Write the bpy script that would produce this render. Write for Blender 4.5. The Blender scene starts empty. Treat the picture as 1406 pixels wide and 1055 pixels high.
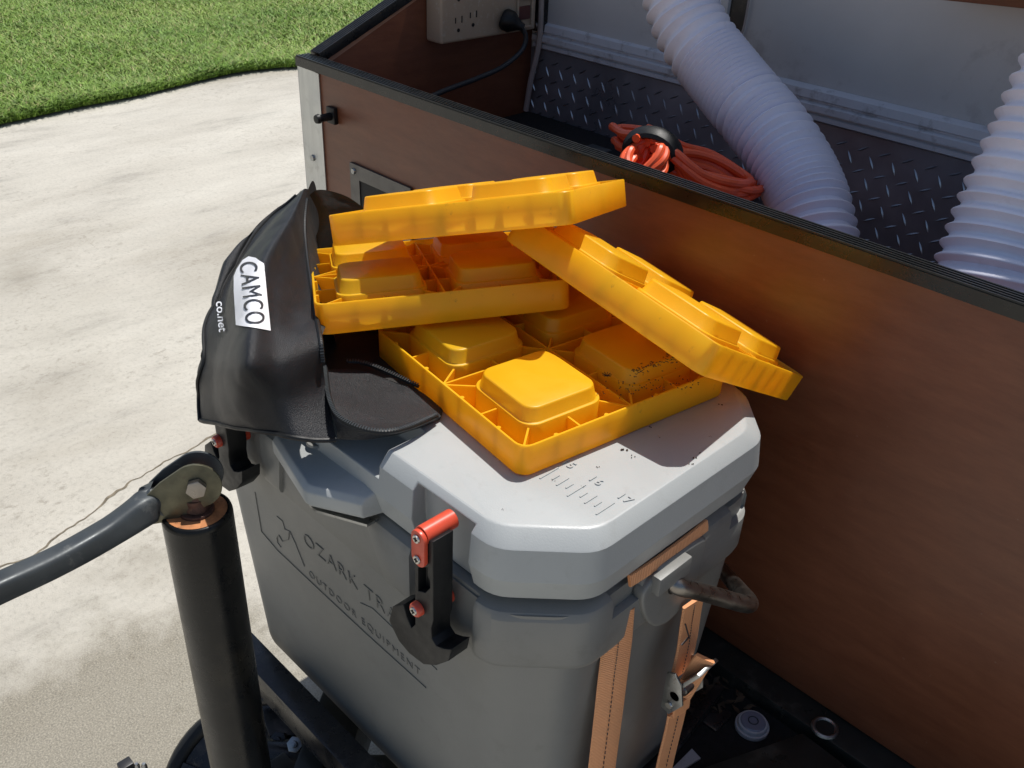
import bpy, bmesh, math, random
import numpy as np
from mathutils import Matrix, Vector, noise
from mathutils.bvhtree import BVHTree
random.seed(4); rng = np.random.default_rng(4)
scn = bpy.context.scene
COL = scn.collection
# ------------------------------------------------------------ camera
CP = np.array([0.71361, -0.308728, 1.270158]); AZ, PITCH, ROLL = np.radians([-44.0965, 31.73796, 2.657366]); FPX = 1302.43
fw = np.array([math.cos(PITCH)*math.sin(AZ), math.cos(PITCH)*math.cos(AZ), -math.sin(PITCH)])
_r = np.array([math.cos(AZ), -math.sin(AZ), 0]); _u = np.cross(_r, fw)
RT = _r*math.cos(ROLL)+_u*math.sin(ROLL); UP = -_r*math.sin(ROLL)+_u*math.cos(ROLL)
cam = bpy.data.objects.new('camera', bpy.data.cameras.new('camera')); COL.objects.link(cam)
cam.data.sensor_width = 36; cam.data.lens = 36*FPX/1406; cam.data.clip_start = .02; cam.data.clip_end = 300
cam.matrix_world = Matrix([[RT[0], UP[0], -fw[0], CP[0]], [RT[1], UP[1], -fw[1], CP[1]], [RT[2], UP[2], -fw[2], CP[2]], [0, 0, 0, 1]])
scn.camera = cam
cam.data.dof.use_dof = False
# ------------------------------------------------------------ world + sun
SUN = Vector((-.05, .345, 1)).normalized()
w = bpy.data.worlds.new('World'); scn.world = w; w.use_nodes = True
nt = w.node_tree; nt.nodes.clear()
sky = nt.nodes.new('ShaderNodeTexSky'); sky.sky_type = 'NISHITA'; sky.sun_disc = False
sky.sun_elevation = math.asin(SUN.z); sky.sun_rotation = math.atan2(SUN.x, SUN.y)
sky.air_density = 1.0; sky.dust_density = 1.5
bg = nt.nodes.new('ShaderNodeBackground'); bg.inputs[1].default_value = .098
wo = nt.nodes.new('ShaderNodeOutputWorld'); nt.links.new(sky.outputs[0], bg.inputs[0]); nt.links.new(bg.outputs[0], wo.inputs[0])
sl = bpy.data.lights.new('sun', 'SUN'); sl.energy = 4.8; sl.angle = math.radians(.55); sl.color = (1, .965, .915)
so = bpy.data.objects.new('sun', sl); COL.objects.link(so); so.rotation_euler = SUN.to_track_quat('Z', 'Y').to_euler(); so.location = (0, 2, 6)
vs = scn.view_settings; vs.view_transform = 'Standard'; vs.look = 'None'; vs.gamma = 1; vs.use_curve_mapping = False; vs.exposure = 0

# survey helper: the spot where a sight line of the survey camera meets a real plane of the scene
def ray(x, y):
    d = fw*FPX+RT*(x-703)-UP*(y-527.5); return d/np.linalg.norm(d)
def on(x, y, ax, v):
    d = ray(x, y); i = 'xyz'.index(ax); return CP+d*(v-CP[i])/d[i]
def dp(x, y, D):
    d = ray(x, y); return CP+d*D/(d@fw)

# ------------------------------------------------------------ materials
def new_mat(name):
    m = bpy.data.materials.new(name); m.use_nodes = True
    return m, m.node_tree.nodes, m.node_tree.links, m.node_tree.nodes['Principled BSDF']
def noise_node(N, Lk, scale, detail=4, rough=.55, stretch=None, coord='Object'):
    tc = N.new('ShaderNodeTexCoord'); n = N.new('ShaderNodeTexNoise'); n.inputs['Scale'].default_value = scale
    n.inputs['Detail'].default_value = detail; n.inputs['Roughness'].default_value = rough
    if stretch:
        mp = N.new('ShaderNodeMapping'); mp.inputs['Scale'].default_value = stretch
        Lk.new(tc.outputs[coord], mp.inputs[0]); Lk.new(mp.outputs[0], n.inputs[0])
    else: Lk.new(tc.outputs[coord], n.inputs[0])
    return n
def ramp(N, Lk, src, stops):
    r = N.new('ShaderNodeValToRGB'); e = r.color_ramp.elements
    while len(e) < len(stops): e.new(.5)
    for i, (p, c) in enumerate(stops):
        e[i].position = p; e[i].color = (*c, 1) if not isinstance(c, (int, float)) else (c, c, c, 1)
    Lk.new(src, r.inputs[0]); return r
def mixc(N, Lk, fac, a, b, mode='MIX'):
    m = N.new('ShaderNodeMix'); m.data_type = 'RGBA'; m.blend_type = mode
    for s, v in ((m.inputs[0], fac), (m.inputs[6], a), (m.inputs[7], b)):
        if hasattr(v, 'links'): Lk.new(v, s)
        elif isinstance(v, (tuple, list)): s.default_value = (*v, 1)
        else: s.default_value = v
    return m.outputs[2]
def bump(N, Lk, h, strength, dist, bs, prev=None):
    b = N.new('ShaderNodeBump'); b.inputs['Strength'].default_value = strength; b.inputs['Distance'].default_value = dist
    Lk.new(h, b.inputs['Height'])
    if prev: Lk.new(prev.outputs[0], b.inputs['Normal'])
    Lk.new(b.outputs[0], bs.inputs['Normal']); return b
def mat(name, col, rough=.5, metal=0, var=.0, vscale=20, bstr=0, bscale=200, bdist=.001, dirt=None, dscale=40, damount=.5, stretch=None, spec=.5, rvar=0):
    """plain surface: base colour with low contrast mottling, optional specks of dirt, fine relief"""
    m, N, Lk, bs = new_mat(name)
    c = col; out = None
    bs.inputs['Base Color'].default_value = (*col, 1); bs.inputs['Roughness'].default_value = rough; bs.inputs['Metallic'].default_value = metal
    bs.inputs['Specular IOR Level'].default_value = spec
    if var:
        n = noise_node(N, Lk, vscale, 5, .6, stretch)
        r = ramp(N, Lk, n.outputs[0], [(.3, tuple(x*(1-var) for x in col)), (.7, tuple(min(1, x*(1+var)) for x in col))])
        out = r.outputs[0]
    if dirt:
        n = noise_node(N, Lk, dscale, 8, .7)
        r = ramp(N, Lk, n.outputs[0], [(.56, 0.), (.68, damount)])
        out = mixc(N, Lk, r.outputs[0], out if out else col, dirt)
    if out: Lk.new(out, bs.inputs['Base Color'])
    if rvar:
        n = noise_node(N, Lk, vscale*1.7, 6, .65); r = ramp(N, Lk, n.outputs[0], [(.35, max(0, rough-rvar)), (.7, min(1, rough+rvar))]); Lk.new(r.outputs[0], bs.inputs['Roughness'])
    if bstr:
        n = noise_node(N, Lk, bscale, 3, .5); bump(N, Lk, n.outputs[0], bstr, bdist, bs)
    return m
M = {}
M['lid'] = mat('lid_plastic', (.375, .392, .388), .42, var=.05, vscale=9, bstr=.25, bscale=900, bdist=.0004, dirt=(.20, .19, .17), dscale=60, damount=.16, rvar=.08)
M['body'] = mat('cooler_plastic', (.200, .200, .188), .45, var=.06, vscale=7, bstr=.25, bscale=900, bdist=.0004, dirt=(.12, .11, .10), dscale=30, damount=.25, rvar=.08)
M['rubber'] = mat('black_rubber', (.009, .0095, .010), .48, spec=.35, var=.2, vscale=60, bstr=.2, bscale=700, bdist=.0003, rvar=.08)
M['red'] = mat('red_plastic', (.62, .075, .035), .33, var=.08, vscale=80, rvar=.05)
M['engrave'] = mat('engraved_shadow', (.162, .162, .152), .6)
M['screw'] = mat('screw_steel', (.55, .54, .51), .3, metal=1, var=.1, vscale=300)
M['steel'] = mat('zinc_steel', (.34, .35, .35), .36, metal=1, var=.15, vscale=60, rvar=.1, dirt=(.16, .14, .12), dscale=140, damount=.4)
M['bail'] = mat('bail_steel', (.27, .25, .23), .34, metal=1, var=.12, vscale=60, rvar=.08, dirt=(.16, .14, .13), dscale=40, damount=.2, bstr=.3, bscale=400, bdist=.0003)
M['alu'] = mat('brushed_aluminium', (.56, .57, .56), .42, metal=.85, var=.07, vscale=20, stretch=(8, 8, .6), rvar=.08, dirt=(.3, .3, .28), dscale=60, damount=.3)
M['blackmetal'] = mat('black_paint', (.014, .014, .015), .32, var=.3, vscale=30, rvar=.15, dirt=(.09, .075, .06), dscale=26, damount=.55, bstr=.15, bscale=300, bdist=.0003)
M['jacktube'] = mat('jack_paint', (.0075, .0075, .007), .30, var=.3, vscale=18, rvar=.10, spec=.28, dirt=(.04, .034, .022), dscale=14, damount=.35, bstr=.2, bscale=150, bdist=.0004)
M['rust'] = mat('rusty_steel', (.46, .19, .07), .75, metal=.2, var=.4, vscale=90, dirt=(.10, .05, .03), dscale=130, damount=.8, bstr=.5, bscale=500, bdist=.0005)
M['rustdark'] = mat('dark_rust', (.10, .05, .035), .55, metal=.4, var=.4, vscale=120, dirt=(.30, .14, .05), dscale=90, damount=.6, bstr=.4, bscale=500, bdist=.0005)
M['darksteel'] = mat('dark_steel', (.13, .125, .12), .4, metal=.7, var=.12, vscale=50, rvar=.08, dirt=(.06, .05, .05), dscale=60, damount=.4)
M['crank'] = mat('crank_steel', (.060, .068, .072), .50, metal=.35, var=.22, vscale=26, rvar=.14, dirt=(.30, .30, .27), dscale=38, damount=.4, bstr=.25, bscale=200, bdist=.0004)
M['plate'] = mat('zinc_yellowed', (.125, .118, .078), .48, metal=.6, var=.3, vscale=55, rvar=.15, dirt=(.10, .07, .05), dscale=60, damount=.7)
M['edging'] = mat('edging_rubber', (.010, .010, .009), .30, var=.2, vscale=40, rvar=.06, dirt=(.07, .06, .04), dscale=80, damount=.15)
M['orange_cord'] = mat('orange_cord', (.80, .105, .03), .36, var=.1, vscale=50, dirt=(.35, .07, .03), dscale=70, damount=.35)
M['black_cord'] = mat('black_cord', (.028, .032, .036), .45)
M['beige'] = mat('beige_plastic', (.44, .34, .245), .45, var=.05, vscale=20, dirt=(.62, .58, .50), dscale=120, damount=.5)
M['dark'] = mat('dark_slot', (.012, .01, .009), .7)
M['reddark'] = mat('switch_red', (.11, .03, .025), .4)
M['white_trailer'] = mat('trailer_paint', (.62, .59, .57), .42, var=.06, vscale=8, dirt=(.26, .22, .20), dscale=12, damount=.35, bstr=.15, bscale=30, bdist=.002)
M['moulding'] = mat('moulding_paint', (.62, .60, .62), .38, var=.07, vscale=14, dirt=(.25, .22, .21), dscale=45, damount=.6)
M['hose'] = mat('vinyl_hose', (.80, .80, .90), .42, var=.04, vscale=30, dirt=(.45, .42, .42), dscale=60, damount=.2)
M['caulk'] = mat('white_strip', (.40, .33, .30), .6, var=.1, vscale=30)
M['blackmat'] = mat('black_carpet', (.010, .009, .009), .95, var=.4, vscale=200, bstr=.6, bscale=800, bdist=.002)
M['blue'] = mat('blue_plastic', (.03, .04, .42), .4)
M['whiteprint'] = mat('white_print', (.80, .80, .82), .5, var=.03, vscale=60)
M['blackprint'] = mat('black_print', (.03, .03, .035), .5)
M['crack'] = mat('crack_dark', (.16, .135, .095), .95, var=.5, vscale=60)
M['level_white'] = mat('level_white', (.42, .42, .44), .4, var=.05, vscale=80, dirt=(.25, .22, .18), dscale=80, damount=.6)
M['level_grey'] = mat('level_grey', (.20, .20, .25), .15, var=.05)
M['blackplastic'] = mat('black_plastic', (.02, .02, .021), .4)
M['iron'] = mat('tongue_iron', (.020, .021, .018), .42, var=.4, vscale=16, rvar=.15, dirt=(.11, .10, .08), dscale=22, damount=.55, bstr=.3, bscale=120, bdist=.001)
M['leaves'] = mat('dry_leaf', (.07, .045, .025), .8, var=.4, vscale=80)

# yellow plastic, a little light passes through
m, N, Lk, bs = new_mat('yellow_plastic'); M['yellow'] = m
n1 = noise_node(N, Lk, 26, 4); c = ramp(N, Lk, n1.outputs[0], [(.3, (.97, .56, .012)), (.7, (.98, .62, .018))])
n2 = noise_node(N, Lk, 95, 9, .75); n3 = noise_node(N, Lk, 7, 3)
mu = N.new('ShaderNodeMath'); mu.operation = 'MULTIPLY'
d1 = ramp(N, Lk, n2.outputs[0], [(.60, 0.), (.67, 1.)]); d2 = ramp(N, Lk, n3.outputs[0], [(.50, 0.), (.66, .55)])
Lk.new(d1.outputs[0], mu.inputs[0]); Lk.new(d2.outputs[0], mu.inputs[1])
cc = mixc(N, Lk, mu.outputs[0], c.outputs[0], (.12, .07, .04))
Lk.new(cc, bs.inputs['Base Color']); bs.inputs['Roughness'].default_value = .36
rr = ramp(N, Lk, n1.outputs[0], [(.3, .30), (.7, .46)]); Lk.new(rr.outputs[0], bs.inputs['Roughness'])
nb = noise_node(N, Lk, 60, 3, .5, (1, 1, .15)); bump(N, Lk, nb.outputs[0], .12, .001, bs)
tr = N.new('ShaderNodeBsdfTranslucent'); Lk.new(mixc(N, Lk, .5, cc, (1., .70, .04)), tr.inputs[0]); ms = N.new('ShaderNodeMixShader'); ms.inputs[0].default_value = .43
Lk.new(bs.outputs[0], ms.inputs[1]); Lk.new(tr.outputs[0], ms.inputs[2]); Lk.new(ms.outputs[0], N['Material Output'].inputs[0])

# brown film-faced plywood
def ply(name, a, b, rough):
    m, N, Lk, bs = new_mat(name)
    n1 = noise_node(N, Lk, 40, 8, .72, (.45, .45, 2.2)); n2 = noise_node(N, Lk, 5, 5, .65)
    c1 = ramp(N, Lk, n1.outputs[0], [(.32, a), (.68, b)])
    c2 = ramp(N, Lk, n2.outputs[0], [(.3, .82), (.7, 1.12)])
    cm = mixc(N, Lk, 1., c1.outputs[0], c2.outputs[0], 'MULTIPLY')
    n4 = noise_node(N, Lk, 170, 2, .5); sp = ramp(N, Lk, n4.outputs[0], [(.76, 0.), (.80, .35)])
    cm = mixc(N, Lk, sp.outputs[0], cm, (.25, .16, .12))
    Lk.new(cm, bs.inputs['Base Color'])
    n3 = noise_node(N, Lk, 220, 4, .6, (.5, .5, 1.6)); bump(N, Lk, n3.outputs[0], .22, .0008, bs)
    r3 = ramp(N, Lk, n2.outputs[0], [(.3, rough-.06), (.7, rough+.1)]); Lk.new(r3.outputs[0], bs.inputs['Roughness'])
    return m
M['ply'] = ply('brown_plywood', (.150, .047, .021), (.200, .070, .032), .40)
M['rawply'] = ply('raw_plywood_edge', (.36, .19, .12), (.45, .26, .17), .7)

# woven nylon
m, N, Lk, bs = new_mat('black_nylon'); M['nylon'] = m
n1 = noise_node(N, Lk, 22, 6, .65); c = ramp(N, Lk, n1.outputs[0], [(.35, (.009, .0095, .011)), (.7, (.017, .018, .021))])
Lk.new(c.outputs[0], bs.inputs['Base Color']); bs.inputs['Roughness'].default_value = .42; bs.inputs['Specular IOR Level'].default_value = .30
bs.inputs['Sheen Weight'].default_value = .04; bs.inputs['Sheen Roughness'].default_value = .4
nw = noise_node(N, Lk, 1400, 2, .6); b1 = bump(N, Lk, nw.outputs[0], .8, .0007, bs)
nw2 = noise_node(N, Lk, 26, 3, .5); bump(N, Lk, nw2.outputs[0], .30, .004, bs, b1)
m, N, Lk, bs = new_mat('bag_lining'); M['lining'] = m
bs.inputs['Base Color'].default_value = (.016, .015, .014, 1); bs.inputs['Roughness'].default_value = .7
nw = noise_node(N, Lk, 30, 5, .6); bump(N, Lk, nw.outputs[0], .5, .004, bs)

# webbing
m, N, Lk, bs = new_mat('orange_webbing'); M['webbing'] = m
tc = N.new('ShaderNodeTexCoord'); sp = N.new('ShaderNodeSeparateXYZ'); Lk.new(tc.outputs['UV'], sp.inputs[0])
wv = N.new('ShaderNodeMath'); wv.operation = 'SINE'; mm = N.new('ShaderNodeMath'); mm.operation = 'MULTIPLY'; mm.inputs[1].default_value = 2*math.pi*620
Lk.new(sp.outputs[1], mm.inputs[0]); Lk.new(mm.outputs[0], wv.inputs[0])
rw = ramp(N, Lk, wv.outputs[0], [(.0, (.74, .31, .13)), (.6, (.93, .47, .235))])
n1 = noise_node(N, Lk, 40, 5); dd = ramp(N, Lk, n1.outputs[0], [(.5, 0.), (.75, .4)]); cx = mixc(N, Lk, dd.outputs[0], rw.outputs[0], (.66, .34, .17))
Lk.new(cx, bs.inputs['Base Color']); bs.inputs['Roughness'].default_value = .7; bump(N, Lk, wv.outputs[0], .5, .0008, bs)

# diamond plate aluminium
m, N, Lk, bs = new_mat('diamond_aluminium'); M['diamond'] = m
n1 = noise_node(N, Lk, 14, 5, .6); c = ramp(N, Lk, n1.outputs[0], [(.3, (.24, .24, .26)), (.7, (.38, .38, .41))]); Lk.new(c.outputs[0], bs.inputs['Base Color'])
bs.inputs['Metallic'].default_value = .55; r = ramp(N, Lk, n1.outputs[0], [(.3, .26), (.7, .46)]); Lk.new(r.outputs[0], bs.inputs['Roughness'])
M['tread'] = mat('tread_aluminium', (.42, .42, .44), .30, metal=.95, var=.1, vscale=80)

# concrete drive
m, N, Lk, bs = new_mat('concrete'); M['concrete'] = m
big = noise_node(N, Lk, .9, 6, .62, (1.6, .6, 1)); mid = noise_node(N, Lk, 3.6, 9, .72, (2.2, .7, 1)); fine = noise_node(N, Lk, 90, 6, .7); sand = noise_node(N, Lk, 340, 5, .7)
c0 = ramp(N, Lk, big.outputs[0], [(.32, (.34, .31, .25)), (.46, (.46, .432, .37)), (.62, (.535, .508, .44))])
c1 = ramp(N, Lk, mid.outputs[0], [(.30, .70), (.44, .95), (.60, 1.02)])
c2 = ramp(N, Lk, fine.outputs[0], [(.28, .74), (.46, .98), (.72, 1.05)])
cc = mixc(N, Lk, 1., c0.outputs[0], c1.outputs[0], 'MULTIPLY'); cc = mixc(N, Lk, 1., cc, c2.outputs[0], 'MULTIPLY')
sp1 = noise_node(N, Lk, 32, 6, .75, (1.3, .9, 1)); sp2 = noise_node(N, Lk, 2.3, 4, .6)
m1 = N.new('ShaderNodeMath'); m1.operation = 'MULTIPLY'; q1_ = ramp(N, Lk, sp1.outputs[0], [(.54, 0.), (.63, 1.)]); q2_ = ramp(N, Lk, sp2.outputs[0], [(.42, .06), (.62, .62)])
Lk.new(q1_.outputs[0], m1.inputs[0]); Lk.new(q2_.outputs[0], m1.inputs[1]); cc = mixc(N, Lk, m1.outputs[0], cc, (.27, .245, .20))
sp3 = noise_node(N, Lk, 120, 3, .6); q3_ = ramp(N, Lk, sp3.outputs[0], [(.70, 0.), (.74, .6)]); cc = mixc(N, Lk, q3_.outputs[0], cc, (.14, .12, .09))
# dark oily, gritty patch with its own outline (around a point below the tongue)
tc = N.new('ShaderNodeTexCoord')
def blob(cx, cy, rad, soft, sc, amt=.5):
    mp = N.new('ShaderNodeMapping'); mp.inputs['Location'].default_value = (-cx, -cy, 0); Lk.new(tc.outputs['Object'], mp.inputs[0])
    nn = noise_node(N, Lk, sc, 5, .6); va = N.new('ShaderNodeVectorMath'); va.operation = 'SCALE'; va.inputs[3].default_value = amt
    sb = N.new('ShaderNodeVectorMath'); sb.operation = 'SUBTRACT'; sb.inputs[1].default_value = (.5, .5, .5)
    Lk.new(nn.outputs['Color'], sb.inputs[0]); Lk.new(sb.outputs[0], va.inputs[0])
    ad = N.new('ShaderNodeVectorMath'); ad.operation = 'ADD'; Lk.new(mp.outputs[0], ad.inputs[0]); Lk.new(va.outputs[0], ad.inputs[1])
    ln = N.new('ShaderNodeVectorMath'); ln.operation = 'LENGTH'; Lk.new(ad.outputs[0], ln.inputs[0])
    mr = N.new('ShaderNodeMapRange'); mr.inputs[1].default_value = rad-soft; mr.inputs[2].default_value = rad+soft; mr.inputs[3].default_value = 1; mr.inputs[4].default_value = 0
    Lk.new(ln.outputs['Value'], mr.inputs[0]); return mr.outputs[0]
pb = on(215, 1085, 'z', 0); fac = blob(pb[0], pb[1], .36, .07, 9, .45)
grit = ramp(N, Lk, sand.outputs[0], [(.36, (.060, .052, .037)), (.50, (.18, .158, .112)), (.64, (.34, .31, .235))])
cg = mixc(N, Lk, .68, cc, grit.outputs[0])
cc = mixc(N, Lk, fac, cc, cg)
for (x, y, r_, a_) in ((30, 375, .10, .5), (300, 385, .16, .3), (60, 450, .22, .25), (200, 770, .06, .4), (60, 540, .12, .3)):
    q = on(x, y, 'z', 0); f = blob(q[0], q[1], r_, r_*.8, 6, .35)
    sc = N.new('ShaderNodeMath'); sc.operation = 'MULTIPLY'; sc.inputs[1].default_value = a_; Lk.new(f, sc.inputs[0])
    cc = mixc(N, Lk, sc.outputs[0], cc, (.20, .175, .13))
Lk.new(cc, bs.inputs['Base Color']); bs.inputs['Roughness'].default_value = .88
b1 = bump(N, Lk, sand.outputs[0], .6, .003, bs); bump(N, Lk, mid.outputs[0], .35, .02, bs, b1)
# lawn soil and blades
M['soil'] = mat('lawn_soil', (.050, .065, .018), .95, var=.5, vscale=9, dirt=(.16, .13, .07), dscale=5, damount=.6)
def grassmat(name, a, b):
    m, N, Lk, bs = new_mat(name); n = noise_node(N, Lk, 1.6, 5, .6); n2 = noise_node(N, Lk, 30, 3)
    c = ramp(N, Lk, n.outputs[0], [(.3, a), (.7, b)]); k = ramp(N, Lk, n2.outputs[0], [(.3, .6), (.7, 1.45)])
    Lk.new(mixc(N, Lk, 1., c.outputs[0], k.outputs[0], 'MULTIPLY'), bs.inputs['Base Color']); bs.inputs['Roughness'].default_value = .55
    bs.inputs['Specular IOR Level'].default_value = .35
    return m
M['grass'] = grassmat('grass_green', (.125, .235, .030), (.24, .35, .065)); M['drygrass'] = grassmat('grass_pale', (.30, .32, .10), (.42, .38, .17))

# ------------------------------------------------------------ mesh helpers
WM = {}     # world matrices of the things
def link(o): COL.objects.link(o); return o
def thing(name, label, cat, loc=(0, 0, 0), rot=None, group=None):
    o = link(bpy.data.objects.new(name, None)); o.empty_display_size = .02
    mt = Matrix.Translation(Vector(loc)) @ (rot.to_4x4() if rot else Matrix())
    o.matrix_world = mt; WM[o.name] = mt; o['label'] = label; o['category'] = cat
    if group: o['group'] = group
    return o
def tag(o, label, cat, group=None):
    o['label'] = label; o['category'] = cat
    if group: o['group'] = group
    return o
def finish(name, me, mt, parent=None, local=False, smooth=38, label=None, kind=None):
    """link a mesh (world coordinates unless local) as one object"""
    if parent is not None and not local: me.transform(WM[parent.name].inverted())
    bm = bmesh.new(); bm.from_mesh(me)
    if smooth:
        ca = math.radians(smooth)
        for f in bm.faces: f.smooth = True
        for e in bm.edges:
            e.smooth = len(e.link_faces) == 2 and e.calc_face_angle(0) < ca
    bm.to_mesh(me); bm.free()
    me.materials.clear()
    for q in (mt if isinstance(mt, (list, tuple)) else [mt]): me.materials.append(q)
    o = link(bpy.data.objects.new(name, me))
    if parent is not None: o.parent = parent; WM[o.name] = WM[parent.name].copy()
    else: WM[o.name] = Matrix()
    if label: o['label'] = label
    if kind: o['kind'] = kind
    return o
class B:
    """collects geometry for one mesh"""
    def __init__(s): s.v = []; s.f = []
    def add(s, vs, fs):
        k = len(s.v); s.v += [tuple(map(float, q)) for q in vs]; s.f += [tuple(i+k for i in f) for f in fs]; return s
    def mesh(s, name='mesh', bevel=0, seg=2, angle=30):
        me = bpy.data.meshes.new(name); me.from_pydata(s.v, [], s.f)
        bm = bmesh.new(); bm.from_mesh(me); bmesh.ops.recalc_face_normals(bm, faces=bm.faces)
        if bevel:
            es = [e for e in bm.edges if len(e.link_faces) == 2 and e.calc_face_angle(0) > math.radians(angle)]
            bmesh.ops.bevel(bm, geom=es, offset=bevel, segments=seg, affect='EDGES', profile=.6, clamp_overlap=True)
        bm.to_mesh(me); bm.free(); return me
    def box(s, lo, hi, mtx=None):
        x0, y0, z0 = lo; x1, y1, z1 = hi
        vs = [(x0, y0, z0), (x1, y0, z0), (x1, y1, z0), (x0, y1, z0), (x0, y0, z1), (x1, y0, z1), (x1, y1, z1), (x0, y1, z1)]
        if mtx: vs = [mtx @ Vector(q) for q in vs]
        return s.add(vs, [(0, 3, 2, 1), (4, 5, 6, 7), (0, 1, 5, 4), (1, 2, 6, 5), (2, 3, 7, 6), (3, 0, 4, 7)])
    def bar(s, a, b, wd, hg, up=(0, 0, 1)):
        a = Vector(a); b = Vector(b); d = (b-a).normalized(); up = Vector(up); sd = d.cross(up).normalized(); up = sd.cross(d)
        vs = []
        for p in (a, b):
            for i, j in ((-1, -1), (1, -1), (1, 1), (-1, 1)): vs.append(p+sd*wd/2*i+up*hg/2*j)
        return s.add(vs, [(0, 1, 2, 3), (7, 6, 5, 4), (0, 4, 5, 1), (1, 5, 6, 2), (2, 6, 7, 3), (3, 7, 4, 0)])
    def loft(s, rings, caps=True):
        n = len(rings[0]); vs = [q for r in rings for q in r]; fs = []
        for k in range(len(rings)-1):
            for i in range(n):
                j = (i+1) % n; fs.append((k*n+i, k*n+j, (k+1)*n+j, (k+1)*n+i))
        if caps: fs.append(tuple(range(n))[::-1]); fs.append(tuple((len(rings)-1)*n+i for i in range(n)))
        return s.add(vs, fs)
    def tube(s, pts, r, n=12, caps=True, closed=False, sq=1.0, ref=None):
        pts = [Vector(p) for p in pts]; m = len(pts); rings = []
        prev = Vector(ref) if ref else None
        for i, p in enumerate(pts):
            if closed: t = (pts[(i+1) % m]-pts[i-1]).normalized()
            else: t = (pts[min(i+1, m-1)]-pts[max(i-1, 0)]).normalized()
            if prev is None: prev = Vector((0, 0, 1)) if abs(t.z) < .9 else Vector((1, 0, 0))
            u = (prev-t*prev.dot(t)).normalized(); v = t.cross(u); prev = u
            rad = r[i] if hasattr(r, '__len__') else r
            rings.append([p+(u*math.cos(a)+v*math.sin(a)*sq)*rad for a in [2*math.pi*k/n for k in range(n)]])
        if closed:
            vs = [q for rg in rings for q in rg]; fs = []
            for k in range(m):
                k2 = (k+1) % m
                for i in range(n):
                    j = (i+1) % n; fs.append((k*n+i, k*n+j, k2*n+j, k2*n+i))
            return s.add(vs, fs)
        return s.loft(rings, caps)
    def disc(s, c, ax, r0, r1, h, n=24):
        """tapered cylinder from c along ax"""
        c = Vector(c); ax = Vector(ax).normalized()
        return s.tube([c, c+ax*h], [r0, r1], n)
    def prism(s, outl, ext):
        """outline (3D points in a plane) swept by vector ext"""
        e = Vector(ext); a = [Vector(q) for q in outl]; return s.loft([a, [q+e for q in a]])
def spline(pts, per=8, closed=False):
    P = [np.array(p, float) for p in pts]; n = len(P); out = []
    rngk = range(n if closed else n-1)
    for i in rngk:
        if closed: p0, p1, p2, p3 = P[i-1], P[i], P[(i+1) % n], P[(i+2) % n]
        else: p0, p1, p2, p3 = P[max(i-1, 0)], P[i], P[i+1], P[min(i+2, n-1)]
        for k in range(per):
            t = k/per; out.append(.5*((2*p1)+(-p0+p2)*t+(2*p0-5*p1+4*p2-p3)*t*t+(-p0+3*p1-3*p2+p3)*t**3))
    if not closed: out.append(P[-1])
    return out
def rrect(cx, cy, hx, hy, r, n=5):
    out = []
    for (sx, sy, a0) in ((1, 1, 0), (-1, 1, 90), (-1, -1, 180), (1, -1, 270)):
        for k in range(n+1):
            a = math.radians(a0+90*k/n); out.append((cx+sx*(hx-r)+r*math.cos(a), cy+sy*(hy-r)+r*math.sin(a)))
    return out
def apply_mods(me, mods):
    """mods: list of ('bool', mesh) or ('bevel', width, segments, angle)"""
    o = link(bpy.data.objects.new('work', me)); tmp = [o]
    for q in mods:
        if q[0] == 'bool':
            c = link(bpy.data.objects.new('cut', q[1])); tmp.append(c)
            md = o.modifiers.new('b', 'BOOLEAN'); md.operation = 'DIFFERENCE'; md.object = c; md.solver = 'EXACT'
        else:
            md = o.modifiers.new('v', 'BEVEL'); md.width = q[1]; md.segments = q[2]; md.limit_method = 'ANGLE'; md.angle_limit = math.radians(q[3])
    dg = bpy.context.evaluated_depsgraph_get(); out = bpy.data.meshes.new_from_object(o.evaluated_get(dg))
    for t in tmp: bpy.data.objects.remove(t)
    return out
def text_mesh(txt, size, extrude=0., offset=0., spacing=1., res=3):
    cu = bpy.data.curves.new('t', 'FONT'); cu.body = txt; cu.size = size; cu.extrude = extrude; cu.offset = offset; cu.space_character = spacing
    cu.resolution_u = res; cu.align_x = 'CENTER'; cu.align_y = 'CENTER'
    o = link(bpy.data.objects.new('t', cu)); dg = bpy.context.evaluated_depsgraph_get()
    me = bpy.data.meshes.new_from_object(o.evaluated_get(dg)); bpy.data.objects.remove(o); return me
def frame(o, x, y, z):
    return Matrix([[x[0], y[0], z[0], o[0]], [x[1], y[1], z[1], o[1]], [x[2], y[2], z[2], o[2]], [0, 0, 0, 1]])

# ============================================================ THE SETTING
edge_px = [(-160, 205), (0, 172), (100, 150), (200, 130), (300, 106), (350, 97), (410, 92), (470, 92), (560, 97)]
edge = [on(x, y, 'z', 0) for x, y in edge_px]
edge = [edge[0]+(edge[0]-edge[1])*4]+edge+[edge[-1]+(edge[-1]-edge[-2])*2]
es = spline(edge, 8)
b = B(); b.add([(-90, -90, 0), (90, -90, 0), (90, 90, 0), (-90, 90, 0)], [(0, 1, 2, 3)])
finish('driveway', b.mesh(), M['concrete'], smooth=0, kind='structure')
# lawn: sheet beyond the curved edge of the drive
far = np.array([-.707, .707, 0]);
b = B(); vs = []; m_ = len(es)
for k, h in ((0, .003), (.06, .006), (.3, .018), (3, .02), (40, .02)):
    for q in es: vs.append(q+far*k+np.array([0, 0, h]))
fs = [(r*m_+i, r*m_+i+1, (r+1)*m_+i+1, (r+1)*m_+i) for r in range(4) for i in range(m_-1)]
b.add(vs, fs); finish('lawn', b.mesh(), M['soil'], smooth=60, kind='structure')
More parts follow.
